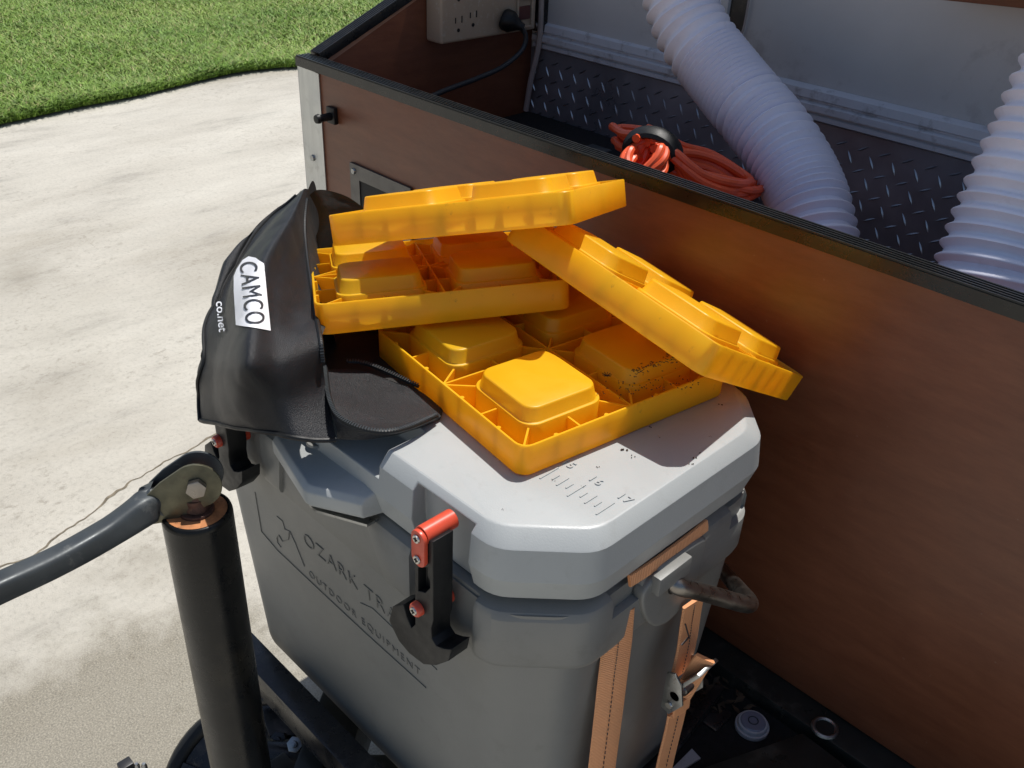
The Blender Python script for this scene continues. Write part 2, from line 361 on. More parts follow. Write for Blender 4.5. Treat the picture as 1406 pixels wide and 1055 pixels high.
# grass blades, dense where the photo looks
def blades(n, tmin, tmax, hmin, hmax, wd, mat_, kx=None):
    E = np.array(es); E = E[(E[:, 1] > -3.5) & (E[:, 1] < 4.6)]; sl2 = np.concatenate([[0], np.cumsum(np.linalg.norm(np.diff(E, axis=0), axis=1))]); idx = np.interp(rng.uniform(0, sl2[-1], n), sl2, np.arange(len(E))); idx = np.clip(idx, 0, len(E)-1.001); i = idx.astype(int); f = (idx-i)[:, None]
    P = E[i]*(1-f)+E[i+1]*f; t = tmin+(tmax-tmin)*rng.random(n)**1.1
    P = P+far[None]*t[:, None]; P[:, 2] = .012
    # thin out a little in clumps
    a = rng.uniform(0, 2*np.pi, n); h = rng.uniform(hmin, hmax, n)*(.85+.3*np.sin(P[:, 0]*2.3+2*np.sin(P[:, 1]*1.7))*np.sin(P[:, 1]*3.1+np.cos(P[:, 0]*2.9)+1)*.6); L = h*rng.uniform(.5, 2.2, n)
    d = np.stack([np.cos(a), np.sin(a), np.zeros(n)], 1); s = np.stack([-np.sin(a), np.cos(a), np.zeros(n)], 1)*wd*rng.uniform(.6, 1.4, n)[:, None]
    up = np.array([0, 0, 1.])[None]
    v0 = P-s/2; v1 = P+s/2; mid_ = P+up*(h*.6)[:, None]+d*(L*.35)[:, None]; v2 = mid_+s*.4; v3 = mid_-s*.4; v4 = P+up*h[:, None]*.95+d*L[:, None]
    V = np.stack([v0, v1, v2, v3, v4], 1).reshape(-1, 3)
    k = np.arange(n)*5
    loops = np.stack([k, k+1, k+2, k+3, k+3, k+2, k+4], 1).reshape(-1)
    me = bpy.data.meshes.new('blades'); me.vertices.add(len(V)); me.vertices.foreach_set('co', V.astype(np.float32).ravel())
    me.loops.add(len(loops)); me.loops.foreach_set('vertex_index', loops.astype(np.int32))
    me.polygons.add(2*n); st = np.stack([np.arange(n)*7, np.arange(n)*7+4], 1).ravel(); me.polygons.foreach_set('loop_start', st.astype(np.int32))
    me.update(calc_edges=True); me.validate(); me.materials.append(mat_)
    return me
for nm, a in (('grass', (330000, .0, 5.2, .02, .052, .006, M['grass'])), ('grass', (60000, .0, 5.2, .02, .05, .006, M['drygrass'])), ('grass', (60000, -.05, .25, .015, .04, .005, M['grass'])), ('grass', (110000, 4.9, 10., .04, .07, .014, M['grass']))):
    o = link(bpy.data.objects.new(nm, blades(*a))); o['kind'] = 'stuff'
# crack across the slab
cp = [(-60, 800), (0, 776), (40, 765), (78, 738), (100, 722), (120, 710), (150, 684), (168, 672), (178, 662), (196, 652), (215, 642), (240, 628), (262, 618), (290, 600), (330, 575)]
sp_ = spline([on(x, y, 'z', 0) for x, y in cp], 9)
b = B(); vs = []
for i, q in enumerate(sp_):
    t = sp_[min(i+1, len(sp_)-1)]-sp_[max(i-1, 0)]; t = t/np.linalg.norm(t); s = np.array([-t[1], t[0], 0])
    j = noise.noise(Vector(q)*14)*.008+noise.noise(Vector(q)*60)*.004; wd = .0012+.0060*abs(noise.noise(Vector(q)*9))
    vs += [q+s*(j-wd)+np.array([0, 0, .001]), q+s*(j+wd)+np.array([0, 0, .001])]
b.add(vs, [(2*i, 2*i+1, 2*i+3, 2*i+2) for i in range(len(sp_)-1)])
finish('crack', b.mesh(), M['crack'], smooth=0, kind='structure')

# ============================================================ TRAILER (front wall, far side)
TY = .745
tr_ = thing('cargo_trailer', 'white trailer front wall with diamond plate skirt behind the brown box', 'trailer', (.2, TY+.02, .5))
b = B(); b.box((-.3035, TY-.0085, .45), (.035, TY+1.6, 1.93)); finish('front_panel', b.mesh(bevel=.004), M['white_trailer'], tr_)
b = B(); b.box((.058, TY-.004, .97), (1.6, TY+.0015, 1.90)); finish('door_panel', b.mesh(bevel=.002), M['white_trailer'], tr_)
b = B(); b.box((.035, TY+.0025, .45), (1.6, TY+1.6, 1.93)); finish('side_panel', b.mesh(), M['white_trailer'], tr_)
b = B(); b.box((.030, TY-.003, .995), (.057, TY+.0015, 1.9)); finish('door_gap', b.mesh(), M['blackmetal'], tr_)
b = B(); b.tube(spline([(.060, TY-.006, 1.0), (.058, TY-.008, 1.03), (.062, TY-.008, 1.06), (.061, TY-.008, 1.2)], 6), .0015, 6); finish('door_wire', b.mesh(), M['caulk'], tr_)
# moulding rail with profile
prof = [(0, .958), (-.004, .9585), (-.010, .962), (-.010, .967), (-.006, .9685), (-.006, .970), (-.013, .972), (-.013, .979), (-.006, .981), (-.006, .983), (-.010, .985), (-.009, .994), (-.004, .997), (0, .998)]
b = B(); b.loft([[(x, TY-.0045+p[0], p[1]) for p in prof] for x in (-.283, 1.6)]); finish('moulding', b.mesh(), M['moulding'], tr_, smooth=30)
for x, z in ((.232, .975), (-.17, .9755), (.55, .975)):
    b = B(); b.disc((x, TY-.016, z), (0, -1, 0), .0045, .0035, .002, 14); finish('rivet', b.mesh(), M['moulding'], tr_)
# diamond plate with tread bars (each its own raised bar)
b = B(); b.box((-.290, TY-.010, .60), (1.6, TY+.0015, .959)); finish('diamond_plate', b.mesh(), M['diamond'], tr_)
def lens(l, wd, h):
    b = B(); n = 7; top = []; bot1 = []; bot2 = []
    for i in range(n):
        t = -1+2*i/(n-1); a = (1-t*t); bot1.append((t*l/2, 0, -wd/2*a)); top.append((t*l/2, -h*a, 0)); bot2.append((t*l/2, 0, wd/2*a))
    vs = bot1+top+bot2; fs = []
    for i in range(n-1): fs += [(i, i+1, n+i+1, n+i), (n+i, n+i+1, 2*n+i+1, 2*n+i)]
    b.add(vs, fs); return b.mesh()
tb = lens(.0165, .0026, .0015); first = None; px_, pz_ = .027, .026
for i in range(-10, 62):
    for j in range(-2, 8):
        x = -.255+i*px_/2*1.0+(0); z = .80+j*pz_+(i % 2)*pz_/2
        if z > .952 or x < -.285 or z < .79: continue
        if first is None:
            o = finish('tread_bar', tb, M['tread'], tr_, local=True, smooth=20); first = o
        else: o = link(first.copy()); o.parent = tr_
        if o is first: pass
        loc = WM[tr_.name].inverted() @ Vector((x, TY-.0101, z)); o.location = loc
        o.rotation_euler = (0, math.radians(62 if i % 2 == 0 else -28)+random.uniform(-.05, .05), 0)
# hinge bracket in the corner
b = B(); b.box((-.283, TY-.022, .985), (-.262, TY-.006, 1.12)); finish('corner_bracket', b.mesh(bevel=.002), M['blackmetal'], tr_)
b = B(); b.disc((-.272, TY-.022, .993), (0, -1, 0), .0055, .0045, .003, 14); finish('bolt_head', b.mesh(), M['steel'], tr_)

# ============================================================ BROWN BOX ON THE TONGUE
PY = .345; XL = -.304; ZT = .985
sb = thing('storage_box', 'open brown plywood storage box on the trailer tongue with black rubber edging', 'storage box', (.2, .5, .55))
b = B(); b.box((XL+.003, PY, .55), (1.45, PY+.013, ZT)); finish('front_board', b.mesh(bevel=.001), M['ply'], sb)
sl_ = .411
b = B(); yb = TY-.009
b.prism([(XL+.0135, PY+.0135, .56), (XL+.0135, yb, .56), (XL+.0135, yb, .985+(yb-PY)*sl_), (XL+.0135, PY+.0135, .985+.005)], (-.0125, 0, 0)); finish('side_board', b.mesh(bevel=.0008), M['ply'], sb)
b = B(); b.prism([(1.44, PY+.0135, .56), (1.44, yb, .56), (1.44, yb, .985+(yb-PY)*sl_), (1.44, PY+.0135, .99)], (-.0125, 0, 0)); finish('side_board', b.mesh(bevel=.0008), M['ply'], sb)
b = B(); b.box((XL+.0145, PY+.0135, .78), (1.42, yb-.001, .795)); finish('floor_board', b.mesh(), M['blackmat'], sb)
# raised lid folded back against the trailer, only its lower edge shows
b = B(); b.bar((XL, .735-.006, 1.60), (1.45, .735-.006, 1.60), .03, .02); finish('hinge_rail', b.mesh(bevel=.001), M['edging'], sb)
lp = [on(1289, 0, 'y', .70), on(1406, 12, 'y', .70), on(1500, 22, 'y', .70)]
b = B(); b.prism([lp[0], lp[2], lp[2]+np.array([0, 0, .12]), lp[0]+np.array([0, 0, .12])], (0, .012, 0)); finish('lid_brace', b.mesh(bevel=.001), M['ply'], sb)
# edging: ridged rubber U channel along the front and up the side
def edging(a, bb, out):
    """a->bb along the board top centre line; out: outward horizontal side vector"""
    a = Vector(a); bb = Vector(bb); d = (bb-a).normalized(); sd = Vector(out); up = sd.cross(d) if sd.cross(d).z > 0 else d.cross(sd)
    W = .0100; pr = [(-W, -.011), (-W, 0.0)]
    k = 5; rw = 2*W/k
    for i in range(k):
        x = -W+i*rw; pr += [(x+rw*.12, .0012), (x+rw*.62, .0014), (x+rw*.74, -.0012), (x+rw*.98, -.0012)]
    pr += [(W, 0), (W, -.011), (W-.003, -.011), (W-.003, -.003), (-W+.003, -.003), (-W+.003, -.011)]
    return B().loft([[p+sd*x+up*z for x, z in pr] for p in (a, bb)])
finish('edge_channel', edging((XL-.003, PY+.0065, ZT+.0085), (1.45, PY+.0065, ZT+.0085), (0, -1, 0)).mesh(), M['edging'], sb, smooth=25)
finish('edge_channel', edging((XL+.0075, PY+.018, ZT+.0115), (XL+.0075, yb, ZT+.0115+(yb-PY-.018)*sl_), (-1, 0, 0)).mesh(), M['edging'], sb, smooth=25)
b = B(); b.bar((XL+.0145, PY+.016, ZT-.004), (XL+.0145, yb, ZT-.004+(yb-PY)*sl_), .0016, .008); finish('torn_edge', b.mesh(), M['rawply'], sb)
# aluminium corner
b = B(); b.prism([(XL-.0005, PY-.0018, .545), (XL+.042, PY-.0018, .545), (XL+.042, PY-.0018, ZT-.004), (XL-.0005, PY-.0018, ZT-.001)], (0, .0015, 0)); b.box((XL-.0022, PY-.0018, .545), (XL-.0007, PY+.04, ZT-.002))
finish('corner_trim', b.mesh(), M['alu'], sb, smooth=0)
for (x, y) in ((430, 217), (436, 300)):
    q = on(x, y, 'y', PY-.002); b = B(); b.disc(q, (0, -1, 0), .0042, .0036, .0022, 14); s_ = finish('screw', b.mesh(), M['steel'], sb)
    b = B(); b.box((q[0]-.0024, q[1]-.0026, q[2]-.0004), (q[0]+.0024, q[1]-.0021, q[2]+.0004)); b.box((q[0]-.0004, q[1]-.0027, q[2]-.0024), (q[0]+.0004, q[1]-.0021, q[2]+.0024))
# rubber stop
q = on(459, 159, 'y', PY); b = B(); b.box((q[0]-.008, PY-.006, q[2]-.009), (q[0]+.008, PY-.0003, q[2]+.011)); b2 = B(); 
bst = finish('bumper', b.mesh(bevel=.0015), M['rubber'], sb)
b = B(); b.disc((q[0], PY-.0055, q[2]), (0, -1, 0), .0048, .0042, .016, 16); b.disc((q[0], PY-.0215, q[2]), (0, -1, 0), .0058, .005, .005, 16); finish('bumper_pin', b.mesh(bevel=.0006), M['rubber'], sb)
# recessed latch plate
q0 = on(483, 222, 'y', PY); q1 = on(557, 262, 'y', PY)
b = B(); b.prism([(q0[0], PY-.0035, q0[2]), (q0[0]+.115, PY-.0035, q0[2]), (q0[0]+.115, PY-.0035, q0[2]-.085), (q0[0], PY-.0035, q0[2]-.085)], (0, .003, 0))
hl = B().box((q0[0]+.018, PY-.02, q0[2]-.066), (q0[0]+.1, PY+.02, q0[2]-.018)).mesh()
finish('latch_plate', apply_mods(b.mesh(), [('bool', hl)]), M['darksteel'], sb, smooth=0)
b = B(); b.box((q0[0]+.019, PY-.0022, q0[2]-.065), (q0[0]+.099, PY-.0012, q0[2]-.019)); finish('latch_recess', b.mesh(), M['dark'], sb)
for dx, dz in ((.008, -.009), (.107, -.009), (.008, -.076)):
    b = B(); b.disc((q0[0]+dx, PY-.0037, q0[2]+dz), (0, -1, 0), .004, .0032, .0018, 14); finish('screw', b.mesh(), M['steel'], sb)
# liner step on the left of the box floor
b = B(); b.box((XL+.016, PY+.03, .7955), (.118, yb-.002, .866)); finish('floor_mat', b.mesh(bevel=.006, seg=3), M['blackmat'], sb)
b = B(); q = on(1035, 285, 'z', .868); b.bar((q[0]-.02, q[1]-.01, .868), (q[0]+.05, q[1]+.0, .868), .03, .003); finish('metal_strap', b.mesh(), M['steel'], sb)
q = on(812, 205, 'z', .88); b = B(); b.box((q[0]-.015, q[1]-.01, .866), (q[0]+.02, q[1]+.02, .880)); finish('hinge_block', b.mesh(bevel=.002), M['crank'], sb)
# white cable strip in the corner
b = B(); b.tube(spline([on(745, -60, 'y', TY-.02), on(743, 10, 'y', TY-.02), on(740, 60, 'y', TY-.02), on(729, 110, 'y', TY-.022), on(722, 152, 'y', TY-.022)], 8), .0042, 8)
tag(finish('cable_conduit', b.mesh(), M['caulk']), 'off white cable hanging down the inner corner of the brown box', 'cable')

# power box on the left board
WX = XL+.0135
p0 = on(606, 62, 'x', WX+.032); p1 = on(735, 38, 'x', WX+.032)
yA, yB, zA = p0[1], p1[1], p0[2]
pc = thing('power_strip', 'beige six outlet power box on the inner left board of the brown box', 'power box', (WX, (yA+yB)/2, zA))
zTop = zA+.14
b = B(); b.box((WX+.0005, yA, zA), (WX+.032, yB, zTop)); finish('case', b.mesh(bevel=.004, seg=3), M['beige'], pc)
def outlet(y, z):
    X = WX+.0322
    b = B()
    b.box((X-.001, y-.0065, z+.002), (X+.0003, y-.0050, z+.009)); b.box((X-.001, y+.0045, z+.002), (X+.0003, y+.0062, z+.0105))
    b.disc((X-.001, y-.0005, z-.007), (1, 0, 0), .0025, .0025, .0013, 10); return b
for y, z in [(yA+.030, zA+.022), (yA+.056, zA+.026), (yA+.030, zA+.060), (yA+.056, zA+.063), (yB-.045, zA+.062)]:
    finish('outlet', outlet(y, z).mesh(), M['dark'], pc)
b = B(); b.box((WX+.0323, yB-.036, zA+.016), (WX+.0345, yB-.014, zA+.034)); finish('rocker_switch', b.mesh(bevel=.001), M['reddark'], pc)
b = B()
for lo, hi in (((yB-.040, .008), (yB-.037, .042)), ((yB-.012, .008), (yB-.009, .042)), ((yB-.040, .005), (yB-.009, .008)), ((yB-.040, .042), (yB-.009, .045))):
    b.box((WX+.0323, lo[0], zA+lo[1]), (WX+.0355, hi[0], zA+hi[1]))
finish('switch_frame', b.mesh(bevel=.0006), M['beige'], pc)
# plug and cord
pg = thing('black_cable', 'black power cord with round plug hanging from the beige power box', 'cable', on(700, 28, 'x', WX+.04))
a = Vector(on(690, 25, 'x', WX+.033)); e = Vector(on(714, 36, 'x', WX+.055))
b = B(); b.tube([a, a+(e-a)*.15, a+(e-a)*.5, a+(e-a)*.75, e, e+(e-a)*.2], [.012, .0145, .0145, .010, .006, .005], 18); finish('plug', b.mesh(), M['rubber'], pg)
cpx = [(714, 36, .052), (722, 50, .056), (716, 70, .055), (690, 92, .052), (655, 108, .052), (620, 121, .055), (596, 131, .06), (560, 150, .065), (540, 180, .07)]
b = B(); b.tube(spline([on(x, y, 'x', WX+d) for x, y, d in cpx], 8), .0034, 10); finish('cable', b.mesh(), M['black_cord'], pg)

# orange extension cord, hank
oc = thing('extension_cord', 'coiled bright orange extension cord tied with a black strap in the brown box', 'cord', (.17, .43, .94))
Wp = np.array(on(897, 207, 'y', .430)); rt = np.array(on(1040, 250, 'y', .52)); lt = np.array(on(868, 258, 'y', .385))
bt = B(); cnt = 0
def hank(n, tip, halfw, seed, lift):
    r = random.Random(seed); ax = tip-Wp; L = np.linalg.norm(ax); ax /= L; sd = np.cross([0, 0, 1], ax)
    for k in range(n):
        t = (k+.5)/n*2-1; L1 = L*(.76+.26*r.random()); w1 = halfw*(.45+.55*((k*.618) % 1)); s0 = .019*t
        z0 = .011*math.sin(k*2.4); z1 = -.016+.026*k/n+lift
        pts = [Wp-ax*.003+sd*(s0-.006)+[0, 0, z0]]
        for (u, v, zz) in ((.12, -.5, z0), (.4, -1, z1), (.75, -.95, z1), (1, -.25, z1*.7), (1, .35, z1), (.72, .95, z1+.006), (.4, .9, z1+.006), (.12, .45, z0+.004)):
            pts.append(Wp+ax*L1*u+sd*w1*v+[0, 0, zz+r.uniform(-.0012, .0012)])
        pts.append(Wp-ax*.003+sd*(s0+.006)+[0, 0, z0+.004])
        o = B().tube(spline(pts, 6), .0041, 9); finish('loop', o.mesh(), M['orange_cord'], oc)
hank(12, rt, .042, 3, -.008); hank(8, lt, .026, 8, .004); hank(4, np.array(on(852, 180, 'y', .49)), .022, 5, .0)
b = B(); ring = []
ax = (lt-Wp); ax[2] = 0; ax /= np.linalg.norm(ax); sd = np.cross([0, 0, 1], ax)
b.tube([Wp+ax*.005+sd*.026*math.cos(t)+np.array([0, 0, .019*math.sin(t)]) for t in np.linspace(0, 2*math.pi, 24, endpoint=False)], .0045, 8, closed=True, sq=2.0)
finish('tie_strap', b.mesh(), M['rubber'], oc)

# white hoses
def hose(name, label, px, r, sections):
    pts = spline([p for p in px], 24); P = np.array(pts); seg = np.linalg.norm(np.diff(P, axis=0), axis=1); s = np.concatenate([[0], np.cumsum(seg)])
    total = s[-1]; ss = []; rr_ = []; pos = 0
    i = 0
    while pos < total:
        fr = pos/total; pitch, amp = [q[1:] for q in sections if q[0] >= fr][0]
        pitch = pitch*random.uniform(.92, 1.08)
        for u, q in ((0, 0), (.14, .03), (.44, .93), (.5, 1), (.56, .93), (.86, .03)):
            ss.append(pos+u*pitch); rr_.append(r-amp+amp*q)
        pos += pitch
    C = np.array([[np.interp(x, s, P[:, k]) for k in range(3)] for x in ss])
    n = 40; b = B(); b.tube([tuple(c) for c in C], rr_, n, caps=False)
    return tag(finish(name, b.mesh(), M['hose'], smooth=50), label, 'hose')
hp = [(920, -90, .62), (928, -20, .61), (953, 48, .60), (1005, 118, .59), (1064, 190, .57), (1103, 260, .545), (1121, 330, .52), (1128, 400, .50)]
hose('flexible_hose', 'white corrugated flexible hose arching down between the orange cord and diamond plate', [on(x, y, 'y', Y) for x, y, Y in hp], .0405,
     [(.30, .0145, .0062), (.47, .0060, .0042), (.53, .0125, .0068), (.57, .0062, .0045), (.66, .0120, .007), (.70, .0105, .0066), (.79, .0062, .0046), (.88, .0110, .007), (1.1, .0065, .0048)])
hp = [(1535, 20, .56), (1487, 110, .54), (1450, 190, .52), (1417, 260, .50), (1388, 330, .48), (1364, 400, .46), (1352, 470, .45)]
hose('flexible_hose', 'white corrugated flexible hose at the right edge in front of the trailer wall', [on(x, y, 'y', Y) for x, y, Y in hp], .0505,
     [(.55, .0140, .0056), (.80, .0120, .0054), (1.1, .0090, .0048)])
q = on(1412, 375, 'y', .53); b = B(); b.box((q[0]-.008, .50, q[2]-.08), (q[0]+.12, .58, q[2]+.035)); tag(finish('storage_tub', b.mesh(bevel=.006, seg=3), M['blue']), 'blue plastic tub just showing behind the right hose', 'tub')

# ============================================================ TONGUE FRAME
tf = thing('trailer_tongue', 'black steel trailer tongue frame under the grey cooler', 'trailer tongue', (.2, .2, .45))
b = B(); b.box((-.27, PY-.030, .47), (1.4, PY+.02, .5485)); finish('cross_beam', b.mesh(bevel=.003), M['iron'], tf)
b = B(); b.box((-.27, PY+.022, .46), (1.4, TY, .5485)); finish('floor_beam', b.mesh(bevel=.003), M['iron'], tf)
b = B(); b.bar((-.012, -.008, .522), (.452, -.008, .522), .026, .034); finish('front_rail', b.mesh(bevel=.003), M['blackmetal'], tf)
b = B(); b.bar((.0, .272, .522), (.452, .272, .522), .03, .026); finish('rear_rail', b.mesh(bevel=.003), M['blackmetal'], tf)
b = B(); b.bar((.20, -.02, .44), (-.20, .50, .44), .05, .07); finish('side_beam', b.mesh(bevel=.004), M['iron'], tf)
b = B(); b.bar((.20, -.02, .44), (.80, .62, .44), .05, .07); finish('side_beam', b.mesh(bevel=.004), M['iron'], tf)
b = B(); b.box((.36, .10, .525), (.95, PY-.0305, .532)); finish('deck_plate', b.mesh(bevel=.001), M['blackmat'], tf)
b = B(); pl = [on(x, y, 'z', .548) for x, y in ((925, 1068), (1102, 1006), (1150, 1042), (1230, 1110), (960, 1130))]
b.prism(pl, (0, 0, -.012)); finish('gusset', b.mesh(bevel=.002), M['iron'], tf)
b = B(); pl = [on(x, y, 'z', .42) for x, y in ((377, 903), (425, 955), (432, 985), (415, 1010), (370, 1010), (352, 962))]
b.prism(pl, (0, 0, -.02)); finish('gusset', b.mesh(bevel=.002), M['blackmetal'], tf)
for k, (x, y) in enumerate(((880, 1010), (905, 985))):
    pass
b = B(); a = on(890, 1070, 'z', .545); e = on(988, 945, 'z', .545); b.bar(a, e, .010, .010); finish('rack_bar', b.mesh(bevel=.002), M['blackmetal'], tf)
b = B(); pl = [on(x, y, 'z', .5345) for x, y in ((918, 1060), (950, 1028), (962, 1041), (938, 1056))]; b.prism(pl, (0, 0, -.002)); finish('sticker', b.mesh(), M['level_white'], tf)
q = on(1133, 998, 'z', .5515); b = B(); b.tube([(q[0]+.0105*math.cos(t), q[1]+.0105*math.sin(t), .5495) for t in np.linspace(0, 2*math.pi, 32, endpoint=False)], .0022, 8, closed=True)
finish('plug_ring', b.mesh(), M['steel'], tf)
b = B(); b.disc((q[0], q[1], .5486), (0, 0, 1), .0098, .0090, .0016, 28); finish('plug_face', b.mesh(), M['iron'], tf)
# bubble level
c = on(1034, 991, 'z', .541); bl = thing('bubble_level', 'round grey bubble level on the black tongue beside the cooler', 'level', (c[0], c[1], .5325))
b = B(); b.disc((c[0], c[1], .5325), (0, 0, 1), .0160, .0160, .0045, 36); b.disc((c[0], c[1], .537), (0, 0, 1), .0142, .0136, .004, 36); finish('housing', b.mesh(bevel=.0008), M['level_white'], bl)
b = B(); b.disc((c[0], c[1], .5410), (0, 0, 1), .0118, .0108, .0014, 32); finish('vial', b.mesh(), M['level_grey'], bl)
b = B(); b.tube([(c[0]+.0045*math.cos(t), c[1]+.0045*math.sin(t), .5427) for t in np.linspace(0, 2*math.pi, 24, endpoint=False)], .0005, 6, closed=True); finish('target_ring', b.mesh(), M['blackprint'], bl)
# dry leaves / debris on the deck
b = B(); r = random.Random(2)
for k in range(46):
    q = on(r.uniform(950, 1035), r.uniform(900, 975), 'z', .534); a = r.uniform(0, 6.3); l = r.uniform(.004, .011); u = Vector((math.cos(a), math.sin(a), r.uniform(-.3, .3)))*l; v = Vector((-math.sin(a), math.cos(a), r.uniform(-.4, .4)))*l*.4
    q = Vector((q[0], q[1], .5335+r.random()*.004)); b.add([q-u, q+v, q+u, q-v+Vector((0, 0, .001))], [(0, 1, 2), (0, 2, 3)])
finish('leaf_litter', b.mesh(), M['leaves'], smooth=0, kind='stuff')

# ============================================================ COOLER
L_, W_ = .4515, .277; CH = .046
ck = thing('cooler', 'grey hard cooler with black and red latches on the trailer tongue', 'cooler', (L_/2, W_/2, .538))
def octo(x0, x1, y0, y1, c, z, r=.012, n=4):
    cs = [(x0+c, y0), (x1-c, y0), (x1, y0+c), (x1, y1-c), (x1-c, y1), (x0+c, y1), (x0, y1-c), (x0, y0+c)]
    out = []
    for i in range(8):
        p = np.array(cs[i]); a = np.array(cs[i-1])-p; e = np.array(cs[(i+1) % 8])-p; a /= np.linalg.norm(a); e /= np.linalg.norm(e)
        for k in range(n+1):
            t = k/n; q = p+(a*(1-t)**2+e*t**2)*r; out.append((q[0], q[1], z))
    return out
def ring(i, z, c=CH): return octo(i, L_-i, i, W_-i, c, z)
b = B(); b.loft([ring(.012, .8290), ring(.0064, .8342), ring(.0050, .8358), ring(.0002, .8548), ring(.0, .8556), ring(.0020, .8792), ring(.0026, .8802), ring(.0096, .8880), ring(.0104, .8886), ring(.0116, .8890)])
lidm = b.mesh()
cuts = []
c_ = B(); c_.prism([(.163, -.05, .8605), (.163, -.05, .95), (.163, .058, .95), (.163, .040, .874), (.163, .0, .8685)], (.127, 0, 0))
me_ = c_.mesh(); cuts.append(('bool', me_))
for x0 in (.069, .3265):
    c_ = B(); y0 = .016
    c_.prism([(x0, -.05, .80), (x0, -.05, .8842), (x0, .0058, .8842), (x0, .0125, .8770), (x0, .0145, .80)], (.056, 0, 0)); cuts.append(('bool', c_.mesh()))
lidm = apply_mods(lidm, cuts+[('bevel', .0011, 2, 48)])
lid = finish('lid', lidm, M['lid'], ck, smooth=17)
# lip on the lid
ly = [(.1765, .01), (.1765, -.0125), (.2425, -.0285), (.2475, -.0280), (.2835, -.0085), (.289, .01)]
b = B(); b.loft([[(x, y, .8345) for x, y in ly], [(x, y-.001, .838) for x, y in ly], [(x, y-.001, .853-.006*(y < 0)) for x, y in ly], [(x, max(y, -.03)+.003*(y < 0), .8585-.007*(y < 0)) for x, y in ly]])
finish('lid_handle', b.mesh(bevel=.0013, seg=3, angle=28), M['lid'], ck)
b = B(); b.disc((.213, .003, .8575), (0, 0, 1), .008, .0072, .0016, 24); finish('handle_dimple', b.mesh(), M['body'], ck)
b = B(); b.prism([(.178, -.008, .826), (.240, -.0235, .826), (.247, -.0235, .826), (.284, -.006, .826), (.284, .004, .826), (.178, .004, .826)], (0, 0, .0022)); finish('bottle_opener', b.mesh(), M['steel'], ck)
# collar and body
def bring(i, z): return octo(.002+i, L_-.002-i, .001+i, W_-.001-i, CH, z)
b = B(); b.loft([bring(.008, .770), bring(.0015, .775), bring(0, .780), bring(0, .819), bring(.002, .8245), bring(.008, .8275)])
c_ = B(); c_.prism([(.150, -.05, .76), (.300, -.05, .76), (.262, -.05, .84), (.163, -.05, .84)], (0, .0545, 0)); cc_ = c_.mesh()
cutl = [('bool', cc_)]
for x0 in (.064, .3215): cutl.append(('bool', B().box((x0, -.05, .76), (x0+.066, .0075, .84)).mesh()))
# scalloped recesses in the collar on the handle side
for y0, y1 in ((.070, .100), (.206, .238)): cutl.append(('bool', B().box((L_-.012, y0, .808), (L_+.01, y1, .84)).mesh()))
finish('collar', apply_mods(b.mesh(), cutl+[('bevel', .0018, 2, 25)]), M['body'], ck, smooth=40)
def bodr(t, z):
    i = .0062+.0105*t; return octo(.002+i, L_-.002-i-.004*max(t, 0), .0062+.0145*t, W_-i, .036, z, .016, 6)
b = B(); b.loft([bodr(1.15, .518), bodr(1.08, .523)]+[bodr(t, .545+(1-t)*.255) for t in (.85, .6, .4, .2, .0)]+[bodr(0, .8235)])
finish('body', b.mesh(), M['body'], ck, smooth=40)
# handle bracket on the right end
b = B(); X = L_-.0005
ol = spline([on(x, y, 'x', X+.0022) for x, y in ((885, 815), (903, 790), (915, 776), (966, 741), (969, 752), (962, 775), (957, 795), (947, 818), (934, 838), (917, 855), (902, 861), (891, 855), (884, 838))], 4, closed=True)
b.prism([Vector(q)-Vector((.010, 0, 0)) for q in ol], (.010, 0, 0)); finish('handle_bracket', b.mesh(bevel=.0022, seg=3, angle=50), M['body'], ck)
b = B(); q = on(946, 762, 'x', X+.012); b.box((X+.0005, q[1]-.024, .811), (X+.0085, q[1]+.012, .8268)); finish('bracket_step', b.mesh(bevel=.0015), M['body'], ck)
# bail
h0 = Vector(on(928, 803, 'x', L_+.006)); hk = Vector(on(1036, 834, 'y', .196)); he = Vector(on(1004, 797, 'y', .256))
pts = [h0+Vector((-.016, .006, .003)), h0, h0+(hk-h0)*.35, h0+(hk-h0)*.72, h0+(hk-h0)*.88+(he-hk)*.015, hk+(h0-hk)*.03+(he-hk)*.10, hk+(he-hk)*.26, hk+(he-hk)*.6, he, he+(he-hk)*.5]
b = B(); b.tube(spline(pts, 8), .0066, 18); finish('bail_handle', b.mesh(), M['bail'], ck)
b = B(); b.disc(h0-Vector((.0008, 0, 0)), (1, 0, 0), .0080, .0080, .0006, 20); finish('bail_socket', b.mesh(), M['dark'], ck)

